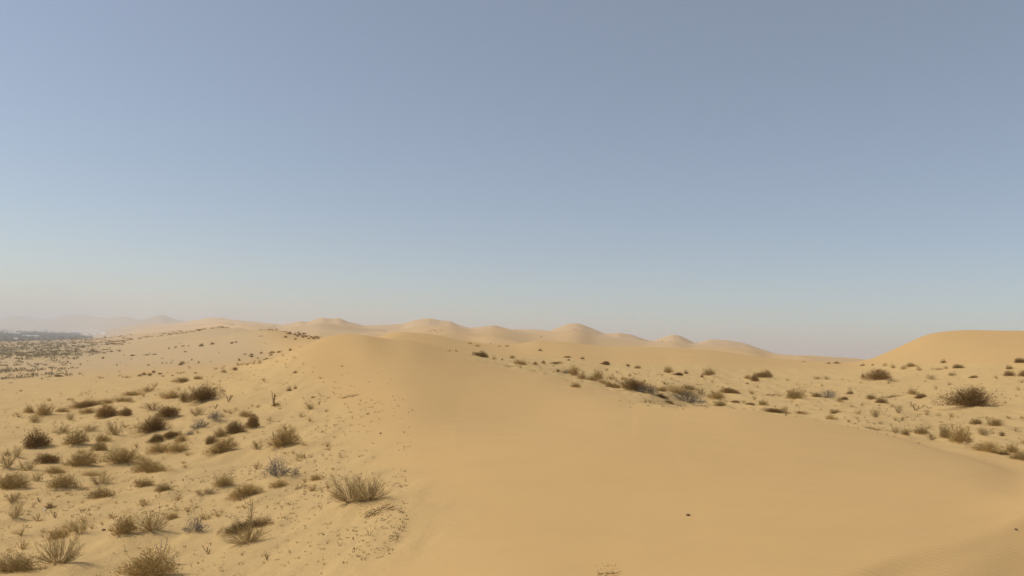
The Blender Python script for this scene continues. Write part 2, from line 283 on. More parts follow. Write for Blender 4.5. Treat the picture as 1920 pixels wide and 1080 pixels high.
# ---------------------------------------------------------------- the sand
def sand_material():
    m, n, l, b = mat('sand')
    tc = n.new('ShaderNodeTexCoord')
    def noise(scale, detail=3, rough=.55, vec=None, dist=0):
        t = n.new('ShaderNodeTexNoise'); t.inputs['Scale'].default_value = scale
        t.inputs['Detail'].default_value = detail; t.inputs['Roughness'].default_value = rough
        t.inputs['Distortion'].default_value = dist
        l.new(vec or tc.outputs['Object'], t.inputs['Vector']); return t.outputs['Fac']
    def mix(f, a, c, mode='MIX'):
        x = n.new('ShaderNodeMix'); x.data_type = 'RGBA'; x.blend_type = mode
        for s, v in ((0, f), (6, a), (7, c)):
            if isinstance(v, (float, int)): x.inputs[s].default_value = v
            elif isinstance(v, tuple): x.inputs[s].default_value = (*v, 1)
            else: l.new(v, x.inputs[s])
        return x.outputs[2]
    def ramp(v, lo, hi, a=0., c=1.):
        r = n.new('ShaderNodeMapRange'); l.new(v, r.inputs[0])
        for i, q in enumerate((lo, hi, a, c)): r.inputs[i + 1].default_value = q
        return r.outputs[0]
    def math_(op, a, c):
        x = n.new('ShaderNodeMath'); x.operation = op
        for i, v in enumerate((a, c)):
            if isinstance(v, (float, int)): x.inputs[i].default_value = v
            else: l.new(v, x.inputs[i])
        return x.outputs[0]
    at = n.new('ShaderNodeAttribute'); at.attribute_name = 'veg'
    sc = n.new('ShaderNodeAttribute'); sc.attribute_name = 'scrub'
    veg = at.outputs['Fac']; scrub = sc.outputs['Fac']
    # two sands: warm loose sand on the dunes, greyer sand between the plants
    big = ramp(noise(.045, 3), .35, .65)
    warm = mix(big, (.583, .366, .149), (.555, .358, .149))
    grey = mix(ramp(noise(.35, 3), .3, .7), (.556, .372, .158), (.582, .386, .163))
    col = mix(veg, warm, grey)
    hazed_plain = n.new('ShaderNodeAttribute'); hazed_plain.attribute_name = 'plain'; pa = n.new('ShaderNodeAttribute'); pa.attribute_name = 'pale'
    col = mix(hazed_plain.outputs['Fac'], col, mix(ramp(noise(.02, 4), .35, .65), (.505, .358, .195), (.535, .374, .195)))   # greyer plain sand, with distance haze put into its colour
    col = mix(pa.outputs['Fac'], col, (.570, .392, .215))                                                           # paler sand with distance from the camera
    # coarse darker grains gathered in streaks, fine specks
    streak = ramp(noise(1.1, 4, .6, dist=.6), .45, .75)
    col = mix(math_('MULTIPLY', streak, .10), col, (.36, .235, .115))
    speck = ramp(noise(60, 2, .7), .60, .78)
    col = mix(math_('MULTIPLY', speck, ramp(veg, 0, 1, .10, .28)), col, (.25, .17, .085))
    # ground cover of the distant plain, too small to see plant by plant
    cov = ramp(noise(.05, 6, .72), .38, .66)
    col = mix(math_('MULTIPLY', cov, scrub), col, (.30, .255, .17))
    l.new(col, b.inputs['Base Color'])
    b.inputs['Roughness'].default_value = .95
    b.inputs['Specular IOR Level'].default_value = .15
    # wind ripples and grain
    mp = n.new('ShaderNodeMapping'); mp.inputs['Rotation'].default_value = (0, 0, R(-70))
    l.new(tc.outputs['Object'], mp.inputs[0])
    wv = n.new('ShaderNodeTexWave'); wv.inputs['Scale'].default_value = 4.0
    wv.inputs['Distortion'].default_value = 7.0; wv.inputs['Detail'].default_value = 4
    wv.inputs['Detail Scale'].default_value = .55; wv.inputs['Detail Roughness'].default_value = .6
    l.new(mp.outputs[0], wv.inputs['Vector'])
    amt = ramp(noise(.22, 2), .42, .66, .02, .55)
    amt = math_('MULTIPLY', amt, ramp(veg, 0, 1, 1., .35))
    ra = n.new('ShaderNodeAttribute'); ra.attribute_name = 'ripple'
    amt = math_('MAXIMUM', amt, ra.outputs['Fac'])
    rip = math_('MULTIPLY', wv.outputs['Fac'], amt)
    gr = noise(38, 4, .7); md = noise(4.5, 4, .6)
    vg = math_('MULTIPLY', noise(9, 5, .7), veg)
    b1 = n.new('ShaderNodeBump'); b1.inputs['Distance'].default_value = .007; b1.inputs['Strength'].default_value = .7
    l.new(rip, b1.inputs['Height'])
    b2 = n.new('ShaderNodeBump'); b2.inputs['Distance'].default_value = .006; b2.inputs['Strength'].default_value = .22
    l.new(gr, b2.inputs['Height']); l.new(b1.outputs[0], b2.inputs['Normal'])
    b3 = n.new('ShaderNodeBump'); b3.inputs['Distance'].default_value = .03; b3.inputs['Strength'].default_value = .12
    l.new(md, b3.inputs['Height']); l.new(b2.outputs[0], b3.inputs['Normal'])
    b4 = n.new('ShaderNodeBump'); b4.inputs['Distance'].default_value = .06; b4.inputs['Strength'].default_value = .5
    l.new(vg, b4.inputs['Height']); l.new(b3.outputs[0], b4.inputs['Normal'])
    l.new(b4.outputs[0], b.inputs['Normal'])
    return m
SAND = sand_material()

PLANTS = [
('D',-11.01,27.88,1.811,0.767,0.629,1.28,2,'large dense dark brown shrub, leaning uphill, topmost of the big ones on the left slope'),
('D',-9.57,20.93,1.233,0.552,0.485,1.27,2,'broad dark shrub with a round front, largest below the leaning dark one'),
('D',-10.44,23.65,1.063,0.451,0.418,1.32,1,'smoky dark shrub joined behind the broad round-fronted one'),
('D',-8.8,19.41,0.617,0.261,0.211,1.33,1,'low dark grey-brown shrub just downhill of the round-fronted dark shrub'),
('D',-8.72,20.11,0.724,0.307,0.201,1.31,1,'flat dark shrub between the round-fronted dark shrub and a two-part grey one'),
('D',-13.05,25.13,1.252,0.53,0.398,1.38,1,'dark crumbly shrub above a bare strip of sand, left of the round-fronted one'),
('D',-12.36,24.91,0.493,0.304,0.274,0.33,1,'small dark knob of shrub at the right end of the crumbly dark one'),
('D',-15.93,29.21,1.474,0.737,0.303,1.0,2,'long wedge of dark shrub with a flat top on the rim above the plain'),
('M',-15.69,30.18,0.466,0.282,0.191,0.73,1,'small olive brown shrub up behind the crumbly dark shrub'),
('M',-14.78,27.11,0.858,0.364,0.217,1.4,1,'wide olive brown shrub in front of the wedge-shaped dark shrub'),
('M',-16.15,27.89,0.829,0.352,0.181,-0.38,1,'wide olive brown shrub right of the arching rim bush'),
('M',-15.67,26.08,0.808,0.404,0.428,1.31,1,'open olive bush with arching top, farthest left on the rim above the plain'),
('M',-17.27,27.82,0.472,0.236,0.277,0.01,1,'small olive brown shrub left of the arching rim bush'),
('T',-14.99,24.45,0.798,0.338,0.263,1.45,1,'wide airy tan twig bush in front of the arching rim bush'),
('M',-17.81,28.03,0.164,0.102,0.094,0.57,0,'tiny olive brown shrub left of the arching rim bush'),
('M',-14.92,29.81,1.266,0.537,0.234,-0.44,1,'wide olive brown shrub up behind the crumbly dark shrub'),
('M',-16.53,33.79,1.428,0.605,0.238,1.36,1,'wide olive brown shrub in front of the tilted row on the plain'),
('T',-16.64,35.52,1.288,0.546,0.248,1.34,1,'wide airy tan twig bush left of the spreading olive shrub'),
('M',-13.1,29.85,1.238,0.525,0.32,1.31,1,'spreading olive shrub just left of the leaning dark shrub on the slope'),
('T',-12.09,26.24,1.098,0.466,0.284,1.33,1,'wide airy tan twig bush in front of the spreading olive shrub'),
('M',-11.7,27.79,0.479,0.239,0.467,1.19,1,'small olive brown shrub right of the spreading olive shrub'),
('M',-17.43,40.97,1.325,0.562,0.25,1.3,1,'wide olive brown shrub up behind the spreading olive shrub'),
('M',-16.74,41.31,0.733,0.311,0.219,-0.52,1,'small olive brown shrub up behind the leaning dark shrub'),
('T',-12.43,21.54,0.708,0.354,0.245,0.98,1,'wide airy tan twig bush left of the spiky olive shrub'),
('T',-11.58,21.46,0.63,0.315,0.206,0.92,1,'wide airy tan twig bush up behind the spiky olive shrub'),
('T',-14.02,24.75,0.325,0.273,0.261,0.33,1,'small airy tan twig bush right of the arching rim bush'),
('M',-20.41,34.21,0.224,0.191,0.168,0.54,0,'tiny olive brown shrub up behind the arching rim bush'),
('M',-18.94,33.19,0.296,0.184,0.135,0.52,0,'tiny olive brown shrub left of the wedge-shaped dark shrub'),
('D',-11.41,18.77,0.997,0.423,0.418,1.45,1,'compact dark dome shrub standing alone near the left edge'),
('D',-9.61,16.21,0.607,0.364,0.253,0.83,1,'low dark cushion shrub below the compact dark dome'),
('M',-10.65,19.12,0.767,0.384,0.417,1.25,1,'spiky olive brown shrub with a dark heart right of the compact dark dome'),
('M',-8.66,15.8,0.698,0.418,0.357,0.79,2,'wide straw-brown shrub with loose outline right of the low dark cushion'),
('M',-8.08,16.36,0.877,0.439,0.387,0.89,2,'tall olive shrub with feathery top, left half of a touching pair'),
('M',-6.75,14.73,1.072,0.455,0.344,-0.47,2,'bushy golden-brown shrub, right half of a touching pair'),
('M',-9.58,18.26,0.464,0.232,0.277,0.11,1,'olive brown shrub right of the spiky olive shrub'),
('M',-10.31,19.76,0.435,0.264,0.205,0.24,1,'wide olive brown shrub in front of the upright tan twig bush'),
('T',-10.36,20.41,0.659,0.329,0.371,-0.13,1,'airy bush of upright tan twigs above the feathery olive shrub'),
('T',-10.85,17.19,0.252,0.208,0.288,0.3,1,'small airy tan twig bush left of the compact dark dome'),
('T',-9.94,15.45,0.424,0.212,0.313,1.09,1,'airy tan twig bush up behind the left edge tangle'),
('T',-9.39,15.23,0.723,0.306,0.228,-0.35,1,'wide airy tan twig bush left of the low dark cushion'),
('M',-8.76,15.08,0.446,0.268,0.148,0.25,1,'wide olive brown shrub in front of the low dark cushion'),
('T',-9.85,17.98,0.374,0.162,0.131,-0.38,1,'small airy tan twig bush up behind the wide straw-brown shrub'),
('M',-8.1,18.06,0.879,0.373,0.224,1.32,1,'nearest wide olive brown shrub up behind the golden-brown shrub'),
('M',-7.71,18.17,0.816,0.346,0.223,1.3,1,'second nearest wide olive brown shrub up behind the golden-brown shrub'),
('M',-8.13,19.33,0.477,0.238,0.207,1.3,1,'olive brown shrub in front of the slate grey shrub'),
('G',-8.45,22.31,0.811,0.344,0.285,1.26,1,'grey shrub with silvery upright twigs, upper of the two grey ones on the slope'),
('G',-8.39,21.11,0.782,0.337,0.288,1.26,1,'slate grey shrub, lower of the two grey ones beside the dark long shrub'),
('G',-8.32,20.25,0.319,0.192,0.139,0.12,1,'small greyish bush in front of the slate grey shrub'),
('T',-9.67,24.01,0.852,0.361,0.273,1.28,1,'wide airy tan twig bush up behind the slate grey shrub'),
('D',-6.77,20.57,0.603,0.301,0.397,1.22,1,'dark rounded shrub at the uphill end of the long dark row'),
('D',-6.94,19.79,0.611,0.366,0.34,0.62,1,'long dark shrub in the middle of the dark row on the slope'),
('M',-7.25,19.54,0.517,0.258,0.265,1.26,1,'olive brown shrub up behind the long olive shrub'),
('D',-7.18,18.81,0.458,0.229,0.213,1.26,1,'small dark knob at the lowest end of the long dark row'),
('M',-7.82,23.1,0.753,0.319,0.223,-0.57,1,'sprawling leafy sprigs standing above the long dark row of shrubs'),
('M',-6.22,16.94,1.061,0.45,0.356,1.25,2,'long olive shrub lying up the slope below the dark row'),
('M',-4.9,17.06,1.023,0.512,0.475,1.18,2,'big olive shrub with ragged twigs at the edge of the bare dune'),
('G',-3.85,13.13,0.505,0.428,0.368,0.38,2,'big grey-green airy bush below the ragged olive shrub'),
('G',-3.61,13.33,0.259,0.129,0.138,1.16,1,'small greyish bush right of the grey-green bush'),
('T',-5.44,16.96,0.34,0.289,0.214,0.27,1,'airy tan twig bush left of the big ragged olive shrub'),
('S',-7.5,24.73,0.375,0.309,0.491,0.02,1,'small upright sprig up behind the dark row end'),
('M',-7.5,24.87,0.376,0.188,0.11,0.73,1,'small olive brown shrub up behind the dark row end'),
('M',-8.28,25.58,0.208,0.177,0.133,0.31,0,'tiny olive brown shrub up behind the dark row end'),
('S',-8.54,25.73,0.115,0.097,0.115,0.32,0,'tiny upright sprig up behind the dark row end'),
('D',-7.99,28.01,0.246,0.209,0.184,0.28,0,'small dark brown shrub left of the lone line of stems'),
('D',-7.82,28.2,0.185,0.157,0.144,0.27,0,'second nearest tiny dark brown shrub left of the lone line of stems'),
('S',-9.81,26.98,0.371,0.186,0.303,-0.08,1,'small upright sprig right of the leaning dark shrub'),
('S',-9.76,25.67,0.287,0.143,0.193,0.74,0,'small upright sprig in front of the leaning dark shrub'),
('M',-7.15,24.2,0.178,0.11,0.071,0.29,0,'tiny olive brown shrub right of the dark row end'),
('S',-5.57,19.5,0.377,0.189,0.172,0.64,1,'wide upright sprig up behind the big ragged olive shrub'),
('D',-6.42,25.36,0.184,0.114,0.092,0.25,0,'nearest tiny dark brown shrub left of the lone line of stems'),
('S',-5.93,24.17,0.158,0.134,0.175,0.24,0,'small upright sprig left of the lone line of stems'),
('T',-6.0,23.45,0.404,0.202,0.205,0.79,1,'small airy tan twig bush left of the lone line of stems'),
('L',-5.14,24.93,0.628,0.377,0.107,0.49,1,'thin line of low dry stems lying alone on the bare dune flank'),
('L',-4.16,22.13,0.143,0.089,0.048,0.19,0,'tiny low mat of dry stems in front of the lone line of stems'),
('S',-3.99,15.42,0.113,0.096,0.113,0.25,0,'small upright sprig in front of the big ragged olive shrub'),
('L',-4.6,21.01,0.182,0.113,0.061,0.22,0,'small low mat of dry stems in front of the lone line of stems'),
('S',-5.7,18.9,0.126,0.107,0.154,0.29,0,'small upright sprig left of the big ragged olive shrub'),
('M',-8.26,12.99,0.656,0.328,0.328,-0.01,2,'thick tangle of dry olive twigs cut by the left edge, mid slope'),
('T',-8.18,13.58,0.327,0.163,0.18,-0.18,1,'airy tan twig bush left of the neat twig fan'),
('M',-7.49,13.11,0.541,0.27,0.268,1.08,1,'neat fan of olive twigs with a shadow below, beside the left edge tangle'),
('M',-7.86,14.85,0.715,0.303,0.119,-0.41,1,'wide olive brown shrub in front of the wide straw-brown shrub'),
('T',-7.09,13.62,0.608,0.304,0.196,1.15,1,'wide airy tan twig bush up behind the low fan bush'),
('L',-7.21,13.17,0.428,0.212,0.053,1.21,1,'wide low mat of dry stems right of the neat twig fan'),
('M',-6.41,12.4,0.574,0.287,0.179,-0.18,1,'low fan-shaped olive bush with bare sand around, right of the neat twig fan'),
('M',-6.05,13.06,0.37,0.185,0.164,0.9,1,'small dark-hearted bush under the golden-brown shrub'),
('M',-5.5,12.56,0.333,0.166,0.156,0.8,1,'wide olive brown shrub in front of the golden-brown shrub'),
('L',-6.83,14.2,0.491,0.208,0.056,1.35,1,'wide low mat of dry stems left of the golden-brown shrub'),
('T',-7.61,12.06,0.322,0.161,0.163,1.29,1,'airy tan twig bush in front of the left edge tangle'),
('L',-7.68,12.64,0.466,0.233,0.053,1.04,1,'wide low mat of dry stems right of the left edge tangle'),
('S',-7.15,11.84,0.099,0.084,0.119,0.54,0,'small upright sprig left of the cup-shaped sprig'),
('S',-7.26,12.17,0.111,0.095,0.111,0.54,0,'small upright sprig up behind the cup-shaped sprig'),
('D',-6.95,11.92,0.202,0.101,0.118,1.43,0,'little dark tuft with a pale scrap beside it, left slope'),
('S',-6.38,11.09,0.212,0.106,0.147,-0.36,1,'dark cup-shaped sprig on one stalk, left of three smaller sprigs'),
('S',-6.15,11.1,0.1,0.085,0.082,0.51,0,'nearest small upright sprig right of the cup-shaped sprig'),
('S',-6.2,11.43,0.093,0.079,0.093,0.5,0,'second nearest small upright sprig right of the cup-shaped sprig'),
('S',-5.92,11.16,0.131,0.079,0.073,0.2,0,'small upright sprig up behind the pale feathery bush'),
('T',-6.92,11.04,0.288,0.144,0.233,1.04,1,'airy tan twig bush left of the cup-shaped sprig'),
('M',-4.46,10.49,0.225,0.112,0.115,1.11,1,'olive brown shrub right of the rounded tan bush'),
('M',-5.53,9.71,0.269,0.225,0.169,0.32,1,'dome of brown twigs at the foot of a paler bush, lower left'),
('T',-5.33,9.81,0.353,0.292,0.216,0.24,1,'pale feathery bush behind the brown twig dome'),
('M',-4.54,9.37,0.332,0.166,0.277,0.81,1,'upright bush with dark heart and bare leader twigs, left of a rounded tan one'),
('T',-4.29,9.52,0.439,0.22,0.248,0.75,2,'rounded dense tan bush right beside the dark-hearted bush'),
('T',-4.67,8.26,0.539,0.27,0.315,-0.12,2,'large open bush of bleached branching stems, lower left'),
('M',-4.99,8.06,0.6,0.3,0.233,-0.12,2,'dry bush with a dark heart in the bottom left corner'),
('M',-3.36,7.45,0.608,0.366,0.295,0.16,2,'largest olive shrub, cut by the bottom edge, bleached sticks on top'),
('D',-3.19,9.37,0.456,0.228,0.135,0.99,2,'dark crescent shrub behind a pale tangle, left part'),
('D',-2.99,9.54,0.374,0.231,0.122,0.24,2,'dark uphill end of the crescent shrub, right part'),
('T',-2.84,8.7,0.539,0.27,0.224,0.81,2,'pale tangled bush in front of the dark crescent'),
('G',-3.72,9.47,0.344,0.213,0.205,0.32,1,'grey feathery bush with crooked dark twigs on bare sand'),
('S',-3.63,8.96,0.084,0.071,0.056,0.38,0,'small upright sprig in front of the grey feathery bush'),
('S',-3.2,8.55,0.159,0.08,0.132,-0.29,1,'single forked sprig on a stalk, between the rounded tan bush and the pale tangle'),
('M',-4.66,12.91,0.476,0.238,0.215,1.2,1,'half-round bush with pale top and dark foot above the tilted brush'),
('M',-3.9,11.77,0.799,0.339,0.22,1.22,2,'bushy brush of tan twigs leaning uphill under the grey-green bush'),
('M',-3.62,12.4,0.484,0.205,0.11,1.18,1,'row of small leafy sprigs at the foot of the grey-green bush'),
('T',-4.69,12.22,0.654,0.277,0.112,1.27,1,'wide airy tan twig bush left of the half-round bush'),
('S',-3.68,11.12,0.067,0.057,0.067,0.32,0,'small upright sprig up behind the tall thin stalk'),
('S',-2.94,10.73,0.08,0.068,0.072,0.27,0,'small upright sprig right of the tall thin stalk'),
('S',-2.36,7.89,0.122,0.061,0.084,-0.53,0,'small upright sprig in front of the pale tangle'),
('S',-2.29,8.12,0.049,0.042,0.043,0.27,0,'nearest tiny upright sprig right of the pale tangle'),
('S',-3.16,7.99,0.031,0.027,0.075,0.38,0,'small upright sprig right of the bottom edge shrub'),
('T',-3.22,9.95,0.098,0.083,0.301,0.31,0,'tall thin bare stalk rising above the dark crescent shrub'),
('T',-1.9,9.8,0.637,0.387,0.355,-0.04,2,'large fan of fine dry stems at the edge of the bare dune, fuller left half'),
('T',-1.71,9.88,0.561,0.345,0.285,0.02,2,'right half of the lone fan of dry stems, thinner and paler'),
('L',-1.46,9.19,0.488,0.244,0.146,0.79,2,'fallen dark sticks lying right of the lone fan bush'),
('S',-2.02,9.13,0.088,0.054,0.054,0.22,0,'nearest small upright sprig in front of the lone fan bush'),
('S',-1.63,8.54,0.063,0.039,0.038,0.19,0,'tiny upright sprig in front of the lone fan bush'),
('S',-1.36,8.02,0.065,0.055,0.094,0.17,0,'second nearest small upright sprig in front of the lone fan bush'),
('S',-1.63,7.88,0.058,0.05,0.07,0.2,0,'third nearest small upright sprig in front of the lone fan bush'),
('S',-2.38,10.2,0.053,0.045,0.068,0.23,0,'small upright sprig left of the lone fan bush'),
('S',-2.32,9.64,0.057,0.048,0.05,0.24,0,'second nearest tiny upright sprig left of the lone fan bush'),
('L',-3.22,12.27,0.266,0.129,0.109,1.0,1,'wide low mat of dry stems in front of the grey-green bush'),
('M',-3.05,12.59,0.297,0.148,0.138,-0.66,1,'small leafy bush left open on one side, uphill of the lone fan bush'),
('S',-2.7,12.0,0.07,0.044,0.044,0.22,0,'nearest tiny upright sprig left of the lone fan bush'),
('S',-1.77,10.92,0.055,0.047,0.047,0.16,0,'tiny upright sprig right of the lone fan bush'),
('S',-1.97,7.91,0.047,0.04,0.036,0.24,0,'second nearest tiny upright sprig right of the pale tangle'),
('L',0.78,5.62,0.165,0.102,0.091,-0.09,1,'tangle of dry debris half buried in the bare sand at the bottom edge'),
('D',26.68,55.09,2.804,1.246,0.812,-1.3,1,'dense dark shrub below the big smooth dune, with small side tufts'),
('D',27.35,58.77,0.409,0.348,0.364,-0.44,0,'nearest small dark brown shrub left of the far dense shrub'),
('L',26.93,53.45,1.044,0.442,0.21,-1.37,1,'small low mat of dry stems right of the far dense shrub'),
('D',20.75,34.22,3.099,1.314,0.948,0.35,2,'largest dark dome shrub on the right, long and tilted'),
('D',20.94,46.77,0.737,0.312,0.288,0.48,0,'second nearest small dark brown shrub right of the splayed grey shrub'),
('D',19.15,43.48,0.608,0.304,0.2,-0.0,1,'nearest small dark brown shrub right of the splayed grey shrub'),
('M',20.34,42.76,0.599,0.371,0.332,-0.41,1,'small olive brown shrub up behind the wispy bush'),
('D',19.34,39.57,0.854,0.402,0.309,-1.24,1,'small dark brown shrub up behind the wispy bush'),
('L',22.24,44.16,2.024,0.858,0.242,0.43,1,'wide low mat of dry stems in front of the far dense shrub'),
('M',23.2,43.7,1.015,0.43,0.382,-1.39,1,'small olive brown shrub in front of the loose row end'),
('D',22.63,41.83,1.025,0.434,0.267,0.4,1,'small dark brown shrub in front of the loose row end'),
('T',28.54,51.4,1.203,0.511,0.412,-1.41,1,'small airy tan twig bush in front of the loose row end'),
('M',30.34,52.17,0.789,0.394,0.296,0.18,0,'small olive brown shrub right of the loose row end'),
('D',30.08,49.32,0.948,0.402,0.203,-1.45,1,'nearest small dark brown shrub up behind the big tilted dome'),
('D',32.76,55.59,1.125,0.477,0.317,-1.43,1,'second nearest small dark brown shrub right of the loose row end'),
('D',30.65,46.68,0.974,0.413,0.352,-1.48,1,'second nearest small dark brown shrub up behind the big tilted dome'),
('D',33.01,50.16,0.548,0.34,0.295,-0.58,0,'third nearest small dark brown shrub up behind the big tilted dome'),
('D',30.49,45.09,0.705,0.353,0.382,-1.04,1,'small dark brown shrub right of the big tilted dome'),
('D',35.1,52.28,0.984,0.492,0.353,-1.2,1,'fourth nearest small dark brown shrub up behind the big tilted dome'),
('D',34.22,60.02,0.582,0.361,0.291,-0.52,0,'nearest small dark brown shrub right of the loose row end'),
('D',37.21,80.17,0.62,0.385,0.248,-0.43,0,'second nearest tiny dark brown shrub up behind the far dense shrub'),
('D',36.18,75.66,0.353,0.219,0.177,-0.45,0,'nearest tiny dark brown shrub up behind the far dense shrub'),
('M',34.21,69.3,0.651,0.403,0.271,-0.46,0,'small olive brown shrub up behind the far dense shrub'),
('M',33.04,65.44,0.514,0.437,0.411,-0.47,0,'small olive brown shrub right of the far dense shrub'),
('M',32.39,62.43,0.592,0.367,0.345,-0.48,0,'second nearest small olive brown shrub left of the loose row end'),
('M',33.16,62.77,1.383,0.586,0.348,-1.39,1,'nearest small olive brown shrub left of the loose row end'),
('M',31.84,59.05,0.565,0.48,0.423,-0.49,0,'small olive shrub ending a loose row at the foot of the big smooth dune'),
('L',32.28,57.44,1.347,0.601,0.185,-1.36,1,'small low mat of dry stems right of the loose row end'),
('M',32.43,56.47,0.366,0.227,0.229,-0.52,0,'tiny olive brown shrub right of the loose row end'),
('T',24.82,61.25,1.153,0.489,0.324,-1.28,1,'second nearest small airy tan twig bush up behind the splayed grey shrub'),
('T',25.22,60.51,1.076,0.456,0.322,-1.29,1,'nearest small airy tan twig bush up behind the splayed grey shrub'),
('S',18.38,34.46,0.633,0.391,0.356,-0.59,1,'upright sprig right of the wispy bush'),
('T',16.23,31.69,0.429,0.215,0.35,-0.06,1,'small airy tan twig bush right of the wispy bush'),
('S',15.07,29.17,0.438,0.219,0.208,0.03,1,'small upright sprig right of the wispy bush'),
('S',20.08,36.44,0.292,0.181,0.146,-0.5,0,'tiny upright sprig left of the big tilted dome'),
('T',17.55,32.01,0.334,0.207,0.18,-0.5,0,'second nearest small airy tan twig bush up behind the upright oval shrub'),
('T',17.99,31.86,0.309,0.191,0.18,-0.51,0,'nearest small airy tan twig bush up behind the upright oval shrub'),
('T',14.07,30.64,0.391,0.235,0.19,-0.16,1,'small airy tan twig bush left of the wispy bush'),
('S',12.65,27.48,0.149,0.127,0.149,-0.43,0,'tiny upright sprig left of the wispy bush'),
('T',14.26,29.55,0.64,0.32,0.3,0.45,1,'wispy tan bush with a thin shadow line, alone in the right hollow'),
('L',12.06,24.94,1.306,0.554,0.136,-1.35,1,'wide low mat of dry stems in front of the wispy bush'),
('T',11.76,23.13,0.454,0.227,0.219,0.43,1,'small airy tan twig bush in front of the wispy bush'),
('M',11.79,22.61,0.293,0.244,0.215,-0.26,1,'small olive brown shrub left of the upright oval shrub'),
('M',12.79,23.61,0.63,0.269,0.264,0.4,1,'olive brown shrub left of the upright oval shrub'),
('T',12.12,21.81,0.336,0.283,0.246,-0.65,1,'small airy tan twig bush left of the upright oval shrub'),
('M',12.92,22.52,0.457,0.229,0.475,-1.16,1,'upright oval olive shrub, left one of a pair behind the front dune rim'),
('M',12.39,20.91,0.799,0.399,0.529,0.37,1,'bushy grey-brown shrub right of the upright oval one behind the front dune rim'),
('G',13.05,21.56,0.195,0.166,0.16,-0.54,0,'small greyish bush right of the rim pair bush'),
('M',11.51,18.39,1.113,0.472,0.289,-1.46,2,'long mounded olive shrub hugging the front dune rim near the right edge'),
('D',11.7,18.12,0.599,0.254,0.106,0.33,1,'wide dark brown shrub right of the mounded rim shrub'),
('M',12.14,18.38,0.431,0.215,0.248,0.32,1,'nearest small olive brown shrub up behind the right edge shrub'),
('M',11.31,16.86,0.731,0.31,0.243,-1.49,1,'dark shrub cut by the right edge behind the front dune rim'),
('M',16.38,26.68,0.708,0.3,0.22,0.35,1,'wide olive brown shrub up behind the rim pair bush'),
('M',16.64,26.03,0.599,0.3,0.304,-0.08,1,'olive brown shrub up behind the mounded rim shrub'),
('T',14.1,22.63,0.767,0.325,0.262,0.34,1,'wide airy tan twig bush right of the rim pair bush'),
('D',14.97,23.13,0.233,0.198,0.174,-0.57,0,'small dark brown shrub up behind the mounded rim shrub'),
('M',14.36,21.23,0.234,0.199,0.18,-0.59,0,'second nearest small olive brown shrub up behind the right edge shrub'),
('M',19.91,29.55,0.275,0.171,0.15,-0.59,0,'tiny olive brown shrub right of the big tilted dome'),
('M',19.89,63.36,0.872,0.436,0.373,-0.91,1,'small olive brown shrub left of the spiky-topped long shrub'),
('D',19.5,60.29,0.755,0.642,0.533,-0.31,1,'dark front knob of the shrub group on the far sand slope'),
('D',21.65,64.93,1.78,1.069,0.67,-0.04,1,'dark long shrub with a spiky top above a bare slope, middle of the basin'),
('D',17.76,56.61,0.292,0.181,0.167,-0.3,0,'tiny dark brown shrub left of the spiky-topped long shrub'),
('M',17.25,65.65,1.277,0.791,0.617,-0.23,1,'wide olive brown shrub up behind the flat dark shrub'),
('D',15.87,62.47,0.407,0.346,0.271,-0.25,0,'tiny dark brown shrub up behind the loose olive shrub'),
('D',15.27,65.41,0.565,0.481,0.377,-0.23,0,'small dark brown shrub up behind the large smoky bush'),
('D',14.43,64.62,1.408,0.597,0.274,0.68,1,'second nearest small dark brown shrub right of the smoky row bush'),
('M',14.24,68.15,1.121,0.56,0.576,-0.54,1,'small olive brown shrub right of the halfway tuft'),
('L',13.06,65.79,0.565,0.35,0.141,-0.2,0,'small low mat of dry stems right of the halfway tuft'),
('D',14.23,48.97,1.582,0.973,0.428,-0.42,1,'flat dark reddish shrub behind the loose olive one'),
('M',12.09,44.16,1.638,0.736,0.513,0.57,1,'loose olive shrub right of the large smoky grey bush'),
('M',10.62,38.06,0.974,0.413,0.305,0.63,1,'wide olive brown shrub in front of the loose olive shrub'),
('G',9.08,38.35,2.798,1.186,0.617,0.67,2,'large smoky grey bush right behind the crest of the front dune'),
('M',10.11,44.05,3.318,1.406,0.483,0.67,2,'wide straw-coloured bush behind the large smoky grey one'),
('M',11.73,49.55,1.782,0.755,0.337,0.67,1,'wide olive brown shrub up behind the large smoky bush'),
('D',7.05,33.28,0.725,0.307,0.141,0.69,1,'small dark brown shrub left of the large smoky bush'),
('T',11.75,46.44,1.05,0.458,0.403,0.62,1,'airy tan twig bush left of the loose olive shrub'),
('D',12.23,41.06,0.847,0.373,0.18,-1.15,1,'small dark brown shrub in front of the flat dark shrub'),
('D',12.16,38.18,0.7,0.297,0.141,-1.21,1,'small dark brown shrub left of the creeping crest shrub'),
('T',13.67,42.25,0.374,0.318,0.281,-0.31,0,'second nearest small airy tan twig bush right of the flat dark shrub'),
('M',12.5,37.37,0.603,0.301,0.304,-0.89,1,'small olive brown shrub left of the creeping crest shrub'),
('T',15.36,48.12,0.83,0.352,0.284,-1.21,1,'nearest small airy tan twig bush right of the flat dark shrub'),
('L',16.49,47.35,1.695,0.719,0.246,0.56,1,'wide low mat of dry stems left of the rounded basin shrub'),
('M',16.3,43.31,1.319,0.66,0.681,-0.84,1,'rounded olive shrub with dark foot, alone in the basin between two sparse ones'),
('M',18.3,45.21,0.951,0.403,0.308,0.52,1,'small olive brown shrub left of the splayed grey shrub'),
('G',18.45,44.01,1.565,0.663,0.501,0.5,1,'flat greyish shrub with splayed twigs right of the rounded basin shrub'),
('M',17.28,39.74,0.47,0.388,0.304,-0.69,0,'small olive brown shrub right of the splayed grey shrub'),
('D',11.37,32.45,1.76,0.746,0.193,-1.24,2,'long low dark shrub creeping along the crest of the front dune'),
('T',10.94,30.02,0.225,0.191,0.449,-0.35,0,'small airy tan twig bush right of the creeping crest shrub'),
